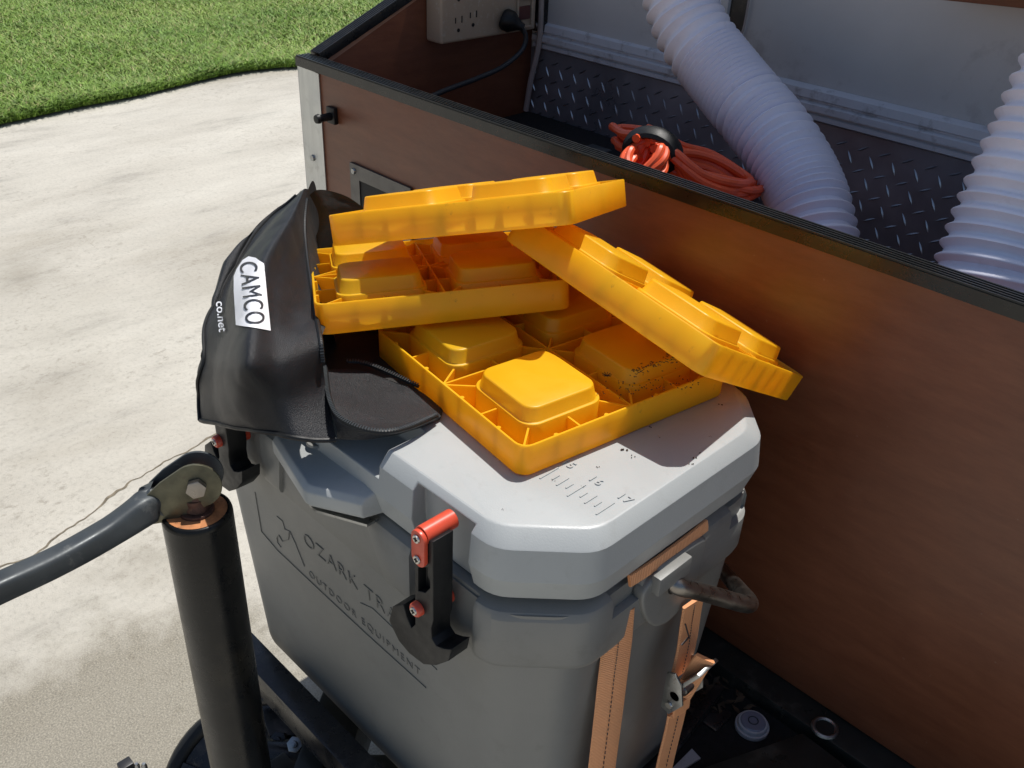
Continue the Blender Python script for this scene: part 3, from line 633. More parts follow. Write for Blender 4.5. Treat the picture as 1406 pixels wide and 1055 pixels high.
# latches: anchor-shaped rubber pulls with red caps
YF = -.020
def lz(pts): return [Vector(on(500+x/4.06, 680+y/4.06, 'y', YF)) for x, y in pts]
arm = lz([(283, 240), (383, 262), (383, 400), (384, 700), (372, 745), (376, 800), (402, 842), (444, 858), (484, 862), (470, 925), (400, 950), (330, 944), (252, 884), (192, 812), (138, 700), (158, 622), (218, 612), (236, 680), (262, 742), (284, 722), (284, 640), (283, 450)])
arm_front = arm
def latch(dx):
    D = Vector((dx, 0, 0)); mo = lambda P: [q+D for q in P]
    b = B(); b.prism(mo(arm), (0, .017, 0)); am = b.mesh()
    slot = lz([(300, 405), (352, 405), (352, 450), (366, 480), (366, 520), (340, 545), (300, 535)])
    sm = B().prism([q+D+Vector((0, -.01, 0)) for q in slot], (0, .017, 0)).mesh()
    la = finish('latch', apply_mods(am, [('bool', sm), ('bevel', .0016, 3, 30)]), M['rubber'], ck, smooth=42)
    # upper red pill with two screws
    s1, s2 = [q+D for q in lz([(322, 230), (322, 343)])]; s3 = lz([(306, 628)])[0]+D
    rad = .0058
    cen = (s1+s2)/2; hh = (s1-s2).length/2
    out = []
    for k in range(13): a = math.pi*k/12; out.append(Vector((s1.x+rad*math.cos(a)*1.12, 0, max(s1.z, s2.z)+rad*math.sin(a))))
    for k in range(13): a = math.pi+math.pi*k/12; out.append(Vector((s2.x*.5+s1.x*.5+rad*math.cos(a)*1.12, 0, min(s1.z, s2.z)+rad*math.sin(a))))
    y0 = YF-.0045
    b = B(); b.loft([[Vector((q.x, y0+.0008, q.z)) for q in [s1+(o-s1)*1 for o in out]], [Vector((q.x, YF-.0003, q.z)) for q in out]])
    finish_sub('red_cap', b.mesh(bevel=.001, seg=2), M['red'], la)
    b = B(); top = Vector((s1.x, 0, max(s1.z, s2.z)))
    b.tube([Vector((top.x, YF-.0002, top.z+.0006)), Vector((top.x, .005, top.z+.0006))], .0066, 20); finish_sub('pivot_pin', b.mesh(), M['red'], la)
    for s in (Vector((s1.x-.0003, y0, s1.z)), Vector((s1.x*.5+s2.x*.5, y0, s2.z)), Vector((s3.x, YF-.0049, s3.z))):
        b = B(); b.tube([s+Vector((0, .0004, 0)), s+Vector((0, -.0006, 0))], [.0031, .0028], 18); sc = finish_sub('screw', b.mesh(), M['screw'], la)
        b = B(); b.box((s.x-.0017, s.y-.0009, s.z-.0004), (s.x+.0017, s.y-.00065, s.z+.0004)); b.box((s.x-.0004, s.y-.00095, s.z-.0017), (s.x+.0004, s.y-.00062, s.z+.0017))
        finish_sub('screw_slot', b.mesh(), M['dark'], la)
    b = B(); b.tube([Vector((s3.x, YF+.001, s3.z)), Vector((s3.x, YF-.0035, s3.z)), Vector((s3.x, YF-.0045, s3.z))], [.0055, .0053, .0045], 24); b.tube([Vector((s3.x+.001, -.002, s3.z-.001)), Vector((s3.x+.001, .004, s3.z-.001))], .0075, 20); finish_sub('red_boss', b.mesh(), M['red'], la)
    return la
def finish_sub(name, me, mt, parent):
    me.transform(WM[parent.name].inverted()); 
    bm = bmesh.new(); bm.from_mesh(me)
    for f in bm.faces: f.smooth = True
    for e in bm.edges: e.smooth = len(e.link_faces) == 2 and e.calc_face_angle(0) < math.radians(40)
    bm.to_mesh(me); bm.free(); me.materials.clear(); me.materials.append(mt)
    o = link(bpy.data.objects.new(name, me)); o.parent = parent; return o
latch(0); latch(-.2555)
# raised ruler on the lid plus numerals
b = B(); ZL = .8893
t16 = np.array(on(779.5, 681, 'z', ZL)); t17 = np.array(on(818, 707, 'z', ZL)); inch = (t17-t16); inch[2] = 0; st = np.linalg.norm(inch[:2]); 
y0r = (t16[1]+t17[1])/2; x17 = t17[0]
for k in range(-3, 13):
    x = x17-k*st/4; l = .0176 if k % 4 == 0 else (.0118 if k % 2 == 0 else .0068)
    yc = y0r+.0088
    if x < .3: continue
    b.bar((x, yc-l/2, ZL-.0001), (x, yc+l/2, ZL-.0001), .0011, .0009) if k >= 0 else None
finish('ruler_mark', b.mesh(), M['lid'], ck)
for s, k in (('17', 0), ('16', 1), ('15', 2)):
    me = text_mesh(s, .0098, .0006, .00010, 1.15); me.transform(frame((x17-k*st+.0015, y0r+.026, ZL-.0001), (1, 0, 0), (0, 1, 0), (0, 0, 1))); finish('numeral', me, M['lid'], ck, smooth=0)
# engraved logo on the front face
def front_y(z): return .0062+.0145*(1-(z-.545)/.255)-.0004
nrm = Vector((0, -1, -.057)).normalized(); upv = Vector((0, -.057, 1)).normalized()
def on_front(me, x, z): me.transform(frame((x, front_y(z)-.0001, z), (1, 0, 0), upv, nrm)); return me
def fp(x, y):
    q = on(x, y, 'y', .012); q = on(x, y, 'y', front_y(q[2])); return q
w0 = fp(418, 752); w1 = fp(600, 880)
lets = thing
me = text_mesh('OZARK TRAIL', .021, .0002, -.0003, 1.12); zc = (fp(425, 745)[2]+fp(500, 812)[2])/2; xs = fp(418, 745)[0]
bbw = max(v.co.x for v in me.vertices)-min(v.co.x for v in me.vertices); on_front(me, xs+bbw/2, zc); finish('lettering', me, M['engrave'], ck, smooth=0)
me = text_mesh('OUTDOOR EQUIPMENT', .0115, .0002, -.00025, 1.28); bbw = max(v.co.x for v in me.vertices)-min(v.co.x for v in me.vertices); x2 = fp(424, 785)[0]; z2 = (fp(426, 787)[2]+fp(470, 830)[2])/2
on_front(me, x2+bbw/2, z2); finish('lettering', me, M['engrave'], ck, smooth=0)
b = B()
def gl(pts, r=.0006):
    P = [Vector(fp(x, y))+nrm*.0001 for x, y in pts]
    for a, e in zip(P[:-1], P[1:]): b.bar(a, e, .0008, .0005, up=nrm)
gl([(350, 676), (359, 730), (382, 757), (440, 812), (500, 868), (585, 945)]); gl([(380, 709), (388, 716), (391, 727), (398, 730), (405, 745), (418, 778)]); gl([(397, 731), (396, 741), (388, 744), (383, 735), (380, 738), (381, 745), (386, 752)]); gl([(495, 828), (512, 836), (600, 920)])
finish('engraved_emblem', b.mesh(), M['engrave'], ck, smooth=0)

# ============================================================ STRAPS
def ribbon(P, wdir, wd, th=.0013, name='webbing', parent=None, mt=None, per=8):
    P = spline(P, per); n = len(P); me = bpy.data.meshes.new(name); bm = bmesh.new(); uvl = bm.loops.layers.uv.new('UVMap'); s = 0; rows = []
    for i, p in enumerate(P):
        if i: s += np.linalg.norm(P[i]-P[i-1])
        wv_ = np.array(wdir(i/(n-1)) if callable(wdir) else wdir, float); wv_ /= np.linalg.norm(wv_)
        t = P[min(i+1, n-1)]-P[max(i-1, 0)]; nn = np.cross(wv_, t); nn /= np.linalg.norm(nn)
        r_ = []
        for a, h in ((-1, 0), (-.9, .5), (0, .62), (.9, .5), (1, 0), (.9, -.5), (0, -.5), (-.9, -.5)): r_.append((bm.verts.new(p+wv_*a*wd/2+nn*h*th*2), a, s))
        rows.append(r_)
    for i in range(n-1):
        for k in range(8):
            k2 = (k+1) % 8; q = [rows[i][k], rows[i][k2], rows[i+1][k2], rows[i+1][k]]
            f = bm.faces.new([v[0] for v in q])
            for lp_, v in zip(f.loops, q): lp_[uvl].uv = (v[1], v[2])
    for e in (rows[0], rows[-1]): bm.faces.new([v[0] for v in e])
    bmesh.ops.recalc_face_normals(bm, faces=bm.faces); bm.to_mesh(me); bm.free()
    return finish(name, me, mt or M['webbing'], parent, smooth=50)
# strap 1: plain
sx = L_+.003
s1 = thing('ratchet_strap', 'plain orange webbing strap down the near right corner of the cooler', 'strap', on(840, 960, 'x', sx), group='orange straps holding the cooler')
P = [on(850, 840, 'x', L_-.0065), on(847, 885, 'x', L_-.0045), on(842, 925, 'x', L_-.0015), on(835, 985, 'x', L_), on(827, 1050, 'x', L_+.001), on(817, 1130, 'x', L_+.002)]
wdv = lambda t: (.42, .9, .0)
ribbon(P, wdv, .0235, parent=s1)
stn = on(846, 800, 'x', sx)
def stitches(P, off, n, parent, wv):
    b = B(); Q = spline(P, 10)
    wv = np.array(wv, float); wv /= np.linalg.norm(wv)
    tot = len(Q)
    for i in range(2, tot-2, 1):
        a = Q[i]+wv*off; e = a+(Q[i+1]-Q[i])*.5; nn = np.cross(wv, Q[i+1]-Q[i]); nn /= np.linalg.norm(nn); nn = nn*(1 if nn[0] > 0 else -1)
        b.bar(a+nn*.0020, e+nn*.0020, .0006, .0004)
    finish('stitching', b.mesh(), M['blackprint'], parent, smooth=0, kind='stuff')
stitches(P, .000, 40, s1, wdv(0))
g0 = on(864, 798, 'x', L_-.0042); g1 = on(970, 721, 'x', L_-.0042)
ribbon([g0, g0+(g1-g0)*.2+np.array([.001, 0, .0]), g0+(g1-g0)*.6+np.array([.0015, 0, .0005]), g1], (.25, 0, -1), .0095, parent=s1, name='upper_webbing')
# strap 2 with cam buckle
s2 = thing('ratchet_strap', 'orange webbing strap with metal cam buckle under the bail handle', 'strap', on(930, 940, 'x', sx), group='orange straps holding the cooler')
P2 = [on(952, 826, 'x', sx+.004), on(948, 850, 'x', sx+.004), on(943, 885, 'x', sx+.006), on(934, 925, 'x', sx+.008)]
wd2 = lambda t: (.15, 1, .10)
ribbon(P2, wd2, .0215, parent=s2); stitches(P2, 0, 30, s2, wd2(0))
P3 = [on(934, 945, 'x', sx+.012), on(928, 985, 'x', sx+.010), on(916, 1035, 'x', sx+.010), on(904, 1090, 'x', sx+.008)]
ribbon(P3, wd2, .0215, parent=s2); stitches(P3, 0, 30, s2, wd2(0))
P4 = [on(928, 975, 'x', sx+.013), on(934, 978, 'x', sx+.014), on(936, 962, 'x', sx+.016)]; ribbon(P4, wd2, .018, parent=s2, name='webbing_fold')
P5 = [on(936, 955, 'x', sx+.014), on(950, 932, 'x', sx+.018), on(962, 912, 'x', sx+.024), on(969, 904, 'x', sx+.027)]; ribbon(P5, (.62, .62, -.5), .017, parent=s2, name='webbing_tail')
c0 = Vector(on(932, 935, 'x', sx+.010))
for dy in (-.013, .013):
    ol = [(-.004, -.022), (.004, -.024), (.014, -.006), (.010, .012), (.003, .020), (-.004, .016)]
    b = B(); b.prism([c0+Vector((x, dy, z)) for x, z in ol], (0, .0018, 0)); finish('buckle_plate', b.mesh(bevel=.0005), M['steel'], s2)
b = B(); b.tube([c0+Vector((.006, -.013, -.002)), c0+Vector((.006, .0145, -.002))], .0042, 14); b.tube([c0+Vector((.006, -.004, -.002)), c0+Vector((.006, .005, -.002))], .0052, 14); finish('cam_roller', b.mesh(), M['steel'], s2)
b = B(); b.prism([c0+Vector((.004, -.011, .004)), c0+Vector((.010, -.011, .008)), c0+Vector((.022, -.010, .030)), c0+Vector((.019, -.010, .031))], (0, .0235, 0)); finish('cam_lever', b.mesh(bevel=.0006), M['steel'], s2)
b = B(); b.disc(c0+Vector((.003, -.0132, -.014)), (0, -1, 0), .0032, .0028, .0012, 14); finish('rivet', b.mesh(), M['screw'], s2)
mk = [(941, 857), (946, 875), (936, 886), (941, 868)]
b = B(); Q = [Vector(on(x, y, 'x', sx+.0085)) for x, y in mk[:3]]
for a, e in zip(Q[:-1], Q[1:]): b.bar(a, e, .0012, .0006)
finish('ink_mark', b.mesh(), M['blackprint'], s2, smooth=0)

# ============================================================ JACK
JC = dp(271, 706, .69); jx, jy, jz = JC
jk = thing('tongue_jack', 'black trailer tongue jack tube with steel crank handle left of the cooler', 'jack', (jx, jy, .06))
R0 = .0252
b = B(); n = 40; z1 = jz+.004
b.tube([(jx, jy, .30), (jx, jy, z1-.004)], R0, n, caps=False); b.tube([(jx, jy, z1-.004), (jx, jy, z1-.0012), (jx, jy, z1), (jx, jy, z1+.0001)], [R0, R0-.0006, R0-.0018, R0-.0034], n, caps=False)
finish('tube', b.mesh(), M['jacktube'], jk, smooth=60)
b = B(); b.disc((jx, jy, z1-.004), (0, 0, 1), R0-.003, R0-.0035, .0034, 32); finish('cap_ring', b.mesh(bevel=.0006), M['rust'], jk)
b = B(); b.disc((jx, jy, z1-.0005), (0, 0, 1), .0128, .0122, .0024, 28); b.disc((jx, jy, z1+.0015), (0, 0, 1), .0075, .0075, .010, 20); finish('shaft', b.mesh(bevel=.0004), M['rustdark'], jk)
# crank: clevis of two cheeks with a bolt, then a flattened tube arm
cb = Vector(dp(270, 667, .674))
A = [dp(228, 688, .674), dp(196, 705, .668), dp(150, 734, .655), (dp(80, 770, .632)), dp(0, 807, .605), dp(-110, 858, .57), dp(-260, 925, .53)]
A = [Vector(q) for q in A]
ad = (A[0]-cb).normalized(); nv = Vector((-fw[0], -fw[1], 0)).normalized(); nv = (nv-ad*nv.dot(ad)).normalized(); pv = nv.cross(ad).normalized()
pv = pv if pv.z > 0 else -pv
cen = cb-nv*.009
def cheek(off, th):
    out = []; r = .0178
    for k in range(19):
        a = math.radians(-98+196*k/18); out.append(cen+nv*off-ad*r*math.cos(a)*.98+pv*r*math.sin(a))
    out.append(cen+nv*off+ad*.020+pv*.0150); out.append(cen+nv*off+ad*.034+pv*.0105); out.append(cen+nv*off+ad*.044-pv*.0105); out.append(cen+nv*off+ad*.030-pv*.0155)
    return B().prism(out, nv*th)
finish('clevis_plate', cheek(.008, .0026).mesh(bevel=.0007), M['plate'], jk)
finish('clevis_plate', cheek(-.0106, .0026).mesh(bevel=.0007), M['crank'], jk)
b = B()
pa = [cen+ad*.030-pv*.001, cen+ad*.038-pv*.0005, A[1]-nv*.005, A[2]-nv*.003, A[3]-nv*.0, A[4]-nv*.0, A[5], A[6]]
rad_n = [.0112, .0110, .0100, .0092, .0088, .0088, .0088, .0088]; rad_p = [.0128, .0122, .0112, .0094, .0088, .0088, .0088, .0088]
Q = spline(pa, 8); rings = []
for i, q in enumerate(Q):
    u = i/(len(Q)-1)*(len(pa)-1); rn = np.interp(u, range(len(pa)), rad_n); rp = np.interp(u, range(len(pa)), rad_p)
    t = Vector(Q[min(i+1, len(Q)-1)]-Q[max(i-1, 0)]).normalized(); nn = (nv-t*nv.dot(t)).normalized(); pp = nn.cross(t).normalized(); pp = pp if pp.z > 0 else -pp
    rg = []
    for k in range(28):
        a = 2*math.pi*k/28; ca, sa = math.cos(a), math.sin(a); e_ = .5
        rg.append(Vector(q)+nn*rn*math.copysign(abs(ca)**e_, ca)+pp*rp*math.copysign(abs(sa)**e_, sa))
    rings.append(rg)
b.loft(rings, caps=False); b.add(rings[-1], [tuple(range(28))]); finish('crank_arm', b.mesh(), M['crank'], jk, smooth=60)
b = B(); b.tube([cen+ad*.018-nv*.004-pv*.003, cen+ad*.05-nv*.0], [.006, .006], 10); 
hx = []
for k in range(6): a = math.radians(60*k+14); hx.append(cen+nv*.0107+(ad*math.cos(a)+pv*math.sin(a))*.0074)
b = B(); b.prism(hx, nv*.0052); finish('bolt_head', b.mesh(bevel=.0007), M['bail'], jk)
b = B(); b.tube([cen-nv*.010, cen+nv*.0106], .0048, 14); finish('bolt_shank', b.mesh(), M['rust'], jk)
b = B(); b.tube([Vector((jx, jy, z1)), Vector((jx, jy, z1))*.5+cen*.5, cen], [.0095, .009, .0085], 14); finish('shaft_tip', b.mesh(), M['rustdark'], jk)
# lower part: bracket, caster tyre
b = B(); b.box((jx-.035, jy-.038, .455), (jx+.035, jy+.06, .463)); finish('mounting_flange', b.mesh(bevel=.002), M['blackmetal'], jk)
wc = Vector((dp(336, 1088, 1.03)))
wa = Vector((.25, -.55, .8)).normalized(); u_ = wa.cross(Vector((0, 0, 1))).normalized(); v_ = wa.cross(u_)
b = B(); b.tube([wc+(u_*math.cos(t)+v_*math.sin(t))*.088 for t in np.linspace(0, 2*math.pi, 48, endpoint=False)], .0105, 12, closed=True); tyre = finish('wheel', b.mesh(), M['rubber'], jk)
b = B(); b.tube([wc-wa*.004, wc+wa*.004], [.078, .078], 40); b.tube([wc-wa*.012, wc+wa*.014], [.022, .018], 24); finish_sub('wheel_rim', b.mesh(), M['blackmetal'], tyre)
b = B()
for k in range(5):
    a = 2*math.pi*k/5; d = u_*math.cos(a)+v_*math.sin(a); b.bar(wc+d*.018+wa*.006, wc+d*.078+wa*.006, .012, .006, up=wa)
finish_sub('wheel_spoke', b.mesh(bevel=.001), M['blackmetal'], tyre)
# coupler hardware right of the jack
hw = thing('coupler_latch', 'black bolted coupler bracket at the foot of the jack tube', 'bracket', dp(400, 1030, 1.02))
b = B(); c1 = Vector(dp(395, 1038, .99)); b.tube([c1+Vector((-.02, -.02, 0)), c1+Vector((.02, .02, .0))], [.017, .017], 20); finish('collar', b.mesh(bevel=.001), M['blackmetal'], hw)
for (x, y, D, s) in ((408, 1023, .97, .0085), (445, 1040, .99, .013), (385, 1018, 1.0, .010)):
    c2 = Vector(dp(x, y, D)); ax_ = Vector((.3, -.5, .8)).normalized(); e1 = ax_.cross(Vector((1, 0, 0))).normalized(); e2 = ax_.cross(e1)
    b = B(); b.prism([c2+(e1*math.cos(math.radians(60*k))+e2*math.sin(math.radians(60*k)))*s for k in range(6)], ax_*.009); b.tube([c2, c2+ax_*.013], s*.45, 12); finish('nut', b.mesh(bevel=.0008), M['blackmetal'] if s > .009 else M['steel'], hw)
b = B(); r_ = [Vector(dp(x, y, 1.02)) for x, y in ((355, 958), (385, 957), (410, 975), (420, 1000), (418, 1030), (424, 1060))]; b.tube(spline(r_, 8), .0095, 12); finish('curved_arm', b.mesh(), M['blackmetal'], hw)
# wiring plug at the lower left
wp_ = thing('wiring_plug', 'small black wiring plug with two brass pins below the jack at the frame bottom', 'plug', dp(183, 1052, 1.0))
c3 = dp(174, 1056, 1.0); b = B(); b.bar(Vector(c3)+Vector((0, 0, -.03)), Vector(c3)+Vector((0, 0, .010)), .014, .012, up=(1, 0, 0)); finish('shell', b.mesh(bevel=.0015), M['blackplastic'], wp_)
for x in (188, 198):
    c3 = Vector(dp(x, 1052, 1.0)); b = B(); b.tube([c3+Vector((0, 0, -.03)), c3+Vector((0, 0, .001)), c3+Vector((0, 0, .004))], [.003, .003, .0018], 10); finish('pin', b.mesh(), M['steel'], wp_)

# ============================================================ LEVELING BLOCKS
S_, H_, PH = .195, .0235, .0108
def block_parts():
    hs = S_/2; b = B()
    # outer wall with rounded corners
    def rr_(h, r, z): return [(x, y, z) for x, y in rrect(0, 0, h, h, r, 5)]
    b.loft([rr_(hs-.0006, .0095, 0), rr_(hs, .010, .0008), rr_(hs, .010, H_-.0007), rr_(hs-.0005, .0098, H_), rr_(hs-.0018, .0085, H_), rr_(hs-.0022, .0080, H_-.0007), rr_(hs-.0026, .008, .0035)], caps=False)
    b.add(rr_(hs-.0006, .0095, 0), [tuple(range(24))[::-1]]); b.add(rr_(hs-.0026, .008, .0035), [tuple(range(24))])
    base = b.mesh()
    # ribs
    b = B(); pc_ = .0455; ph = .0348; t = .0014; zt = H_-.0016; zm = (.0036+zt)/2; hh = zt-.0036
    def rib(p, q, tt=t, dz=0): b.bar((p[0], p[1], zm+dz/2), (q[0], q[1], zm+dz/2), tt, hh+dz)
    hi = hs-.002
    rib((0, -hi), (0, hi)); rib((-hi, 0.0001), (hi, .0001), t, -.0003)
    for sx_ in (-1, 1):
        for sy_ in (-1, 1):
            cx, cy = sx_*pc_, sy_*pc_; r = ph-.010
            rib((sx_*hi*.985, sy_*hi*.985), (cx+sx_*(r+.006), cy+sy_*(r+.006)), t, -.0005)
            rib((sx_*hi, 0), (cx+sx_*(r+.006), cy-sy_*(r+.006)), t, -.0006); rib((0, sy_*hi), (cx-sx_*(r+.006), cy+sy_*(r+.006)), t, -.0007)
            rib((0, 0), (cx-sx_*(r+.006), cy-sy_*(r+.006)), t, -.0008)
            for o_ in (.0,):
                rib((cx+o_, sy_*hi), (cx+o_, cy+sy_*(ph-.001)), t, -.0009); rib((sx_*hi, cy+o_), (cx+sx_*(ph-.001), cy+o_), t, -.001)
            rib((cx, 0), (cx, cy-sy_*(ph-.001)), t, -.0011); rib((0, cy), (cx-sx_*(ph-.001), cy), t, -.0012)
            for o_ in (-.022, .022):
                b.tube([(cx+o_, sy_*(hi-.0005), .004), (cx+o_, sy_*(hi-.0005), H_-.0005)], .0018, 8); b.tube([(sx_*(hi-.0005), cy+o_, .004), (sx_*(hi-.0005), cy+o_, H_-.0005)], .0018, 8)
    ribs = b.mesh()
    # knob, centred on the origin
    b = B(); R = lambda h, r, z: [(x, y, z) for x, y in rrect(0, 0, h, h, r, 6)]
    b.loft([R(ph, .012, .0036), R(ph, .012, H_-.0008), R(ph-.0004, .0117, H_-.0001), R(ph-.0021, .0105, H_), R(ph-.0026, .0102, H_+.0006), R(ph-.0042, .010, H_+PH-.0014), R(ph-.0046, .0097, H_+PH-.0004), R(ph-.0056, .009, H_+PH)])
    knob = b.mesh(); return base, ribs, knob, pc_
base_m, ribs_m, knob_m, PC = block_parts()
def euler(a, b_, c): return (Matrix.Rotation(c, 3, 'Z') @ Matrix.Rotation(b_, 3, 'Y') @ Matrix.Rotation(a, 3, 'X'))
def leveling_block(pos, rot, label, scale=1.0):
    rm = euler(*[math.radians(q) for q in rot])
    t = thing('leveling_block', label, 'leveling block', pos, rm, 'yellow leveling blocks piled on the cooler')
    if scale != 1: t.scale = (scale,)*3
    for nm, me in (('base', base_m), ('rib_grid', ribs_m)):
        o = link(bpy.data.objects.new(nm, me)); o.parent = t
    for sx_ in (-1, 1):
        for sy_ in (-1, 1):
            o = link(bpy.data.objects.new('knob', knob_m)); o.parent = t; o.location = (sx_*PC, sy_*PC, 0)
    return t
for me, sm in ((base_m, 40), (ribs_m, 35), (knob_m, 50)):
    o = finish('x', me, M['yellow'], smooth=sm); bpy.data.objects.remove(o)
def toward(pos, f): return tuple(CP+(np.array(pos)-CP)*f)
leveling_block((.2920, .1646, .8900), (0, 0, 81.6), 'bottom yellow leveling block, lying flat on the grey cooler lid')
leveling_block((.1549, .1630, .9103), (-11.68, -2.31, 58.23), 'yellow leveling block half inside the open black bag')
leveling_block(toward((.1815, .2048, .9675), .985), (-15.83, -13.72, 29.74), 'topmost yellow leveling block, tilted in front of the silver latch plate', .985)
leveling_block((.3278, .2449, .9211), (-30.72, 9.69, -1.16), 'yellow leveling block leaning steeply against the brown board at right')

# ============================================================ BAG
def P3_(x, y, v, ax='y'): return np.array(on(x, y, ax, v))
rows = [
 [P3_(410, 266, .133), P3_(413, 262, .130), P3_(418, 259, .131), P3_(423, 260, .138)],
 [P3_(372, 300, .105), P3_(387, 302, .080), P3_(404, 303, .090), P3_(418, 305, .118)],
 [P3_(326, 352, .055), P3_(357, 358, .024), P3_(390, 356, .052), P3_(421, 352, .093)],
 [P3_(293, 425, .008), P3_(335, 425, -.020), P3_(382, 422, .006), P3_(430, 412, .055)],
 [P3_(278, 495, -.026), P3_(325, 500, -.050), P3_(385, 490, -.020), P3_(440, 468, .016)],
 [P3_(274, 545, -.030), P3_(325, 550, -.048), P3_(392, 552, -.026), P3_(447, 530, .905, 'z')],
 [P3_(275, 577, -.038), P3_(325, 588, -.042), P3_(395, 600, -.034), P3_(462, 604, .886, 'z')]]
bk = np.array([-.60, .62, 0])
full = []
for i, r_ in enumerate(rows):
    d = [.015, .03, .045, .05, .05, .04, .02][i]; z = [.0, .02, .035, .045, .04, .03, .012][i]
    c0_ = r_[0]+bk*d+np.array([0, 0, -z]); cm = r_[0]+bk*d*.35+np.array([0, 0, z*.08])
    full.append([c0_, cm]+r_)
NR, NC = 84, 70
def grid_surface(G, NR, NC):
    G = np.array(G)      # rows x cols x 3
    cols = [np.array(spline(list(G[:, j]), 16)) for j in range(G.shape[1])]
    m0 = len(cols[0]); out = []
    for i in range(m0): out.append(np.array(spline([c[i] for c in cols], 14)))
    return np.array(out)
def skin(G, name, mt, parent, wr, thick=.0008, seed=0, lockedge=True):
    S = grid_surface(G, 0, 0); nr, nc = S.shape[:2]
    du = np.gradient(S, axis=0); dv = np.gradient(S, axis=1); Nn = np.cross(du, dv); Nn /= np.linalg.norm(Nn, axis=2, keepdims=True)+1e-9
    tocam = CP-S; sg = np.sign((Nn*tocam).sum(2).mean()); Nn *= sg
    for i in range(nr):
        for j in range(nc):
            a = i/(nr-1); c = j/(nc-1); p = Vector(S[i, j])*1.0+Vector((seed, 0, 0))
            f = 1.0
            if lockedge: f = min(1, (1-c)*9)*min(1, a*8+.15)
            k = p*24; q = Vector((k.x+k.y*.6, k.z*1.4, k.y*.35)); 
            vd = noise.voronoi(Vector((p.x*9+p.y*6, p.z*11, p.y*5)))[0]; fc = min(.5, vd[1]-vd[0]); vd2 = noise.voronoi(Vector((p.x*26, p.z*22+p.x*9, p.y*18)))[0]; fc2 = min(.4, vd2[1]-vd2[0])
            r1 = 1-abs(noise.noise(q*1.0))*2.2; r2 = 1-abs(noise.noise(q*2.3+Vector((7, 3, 1))))*2.2
            S[i, j] += Nn[i, j]*wr*f*(1.1*noise.noise(p*11)+.9*r1*noise.noise(p*7+Vector((3, 3, 3)))+.35*r2*abs(noise.noise(p*6+Vector((9, 1, 4))))+2.4*(fc-.25)+.5*(fc2-.2))
    vs = S.reshape(-1, 3); fs = [(i*nc+j, i*nc+j+1, (i+1)*nc+j+1, (i+1)*nc+j) for i in range(nr-1) for j in range(nc-1)]
    b = B(); b.add(vs, fs); me = b.mesh(); 
    return finish(name, me, mt, parent, smooth=80), S, vs, fs, Nn
bag = thing('storage_bag', 'black nylon zip bag lying open on the left end of the cooler', 'bag', (.12, .02, .88))
o_, S, svs, sfs, SN = skin(full, 'outer_panel', M['nylon'], bag, .0035)
bvh = BVHTree.FromPolygons([Vector(q) for q in svs], sfs)
# lower flap lying on the lid
fl = [[P3_(447, 505, .900, 'z'), P3_(490, 505, .8975, 'z'), P3_(530, 518, .896, 'z'), P3_(575, 535, .8945, 'z'), P3_(606, 560, .8925, 'z')],
      [P3_(449, 530, .902, 'z'), P3_(492, 535, .8965, 'z'), P3_(535, 545, .8955, 'z'), P3_(578, 556, .895, 'z'), P3_(608, 564, .8935, 'z')],
      [P3_(452, 555, .902, 'z'), P3_(488, 566, .899, 'z'), P3_(530, 578, .8985, 'z'), P3_(572, 576, .897, 'z'), P3_(607, 569, .8935, 'z')],
      [P3_(458, 578, .898, 'z'), P3_(486, 588, .900, 'z'), P3_(528, 594, .900, 'z'), P3_(570, 587, .897, 'z'), P3_(606, 573, .8928, 'z')],
      [P3_(462, 604, .883, 'z'), P3_(490, 606, .8885, 'z'), P3_(530, 602, .890, 'z'), P3_(570, 592, .890, 'z'), P3_(604, 577, .890, 'z')]]
skin(fl, 'lower_flap', M['nylon'], bag, .0016, seed=5, lockedge=False)
# standing flap behind the blocks and floor lining
top = [(425, 268, .145), (436, 261, .152), (456, 263, .168), (480, 272, .185), (505, 290, .20)]
g = []
for k in range(5):
    rr2 = []
    for (x, y, v) in top:
        q = P3_(x, y, v); zz = q[2]+(.892-q[2])*k/4; rr2.append(np.array([q[0]+.004*math.sin(k*1.3), q[1]+.006*math.sin(k*.9), zz]))
    g.append(rr2)
skin(g, 'inner_lining', M['lining'], bag, .002, seed=9)
b = B(); pl = [(.05, .01), (.25, .012), (.262, .05), (.225, .12), (.16, .20), (.06, .225), (.02, .14)]
b.add([(x, y, .8905) for x, y in pl], [tuple(range(7))]); finish('bottom_lining', b.mesh(), M['lining'], bag, smooth=0)
zl = [r_[3] for r_ in rows[:6]]
zedge = [np.array([p[0], p[1], p[2]]) for p in zl]
zl = zl[:5]; zedge = zedge[:5]
inn = [p+bk*.05+np.array([-.006, 0, -.012]) for p in zl]; inn2 = [np.array([p[0]-.055, p[1]+.05, .891]) for p in zl]
skin([[a, b_, c] for a, b_, c in zip(zedge, inn, inn2)], 'side_lining', M['lining'], bag, .001, seed=12)
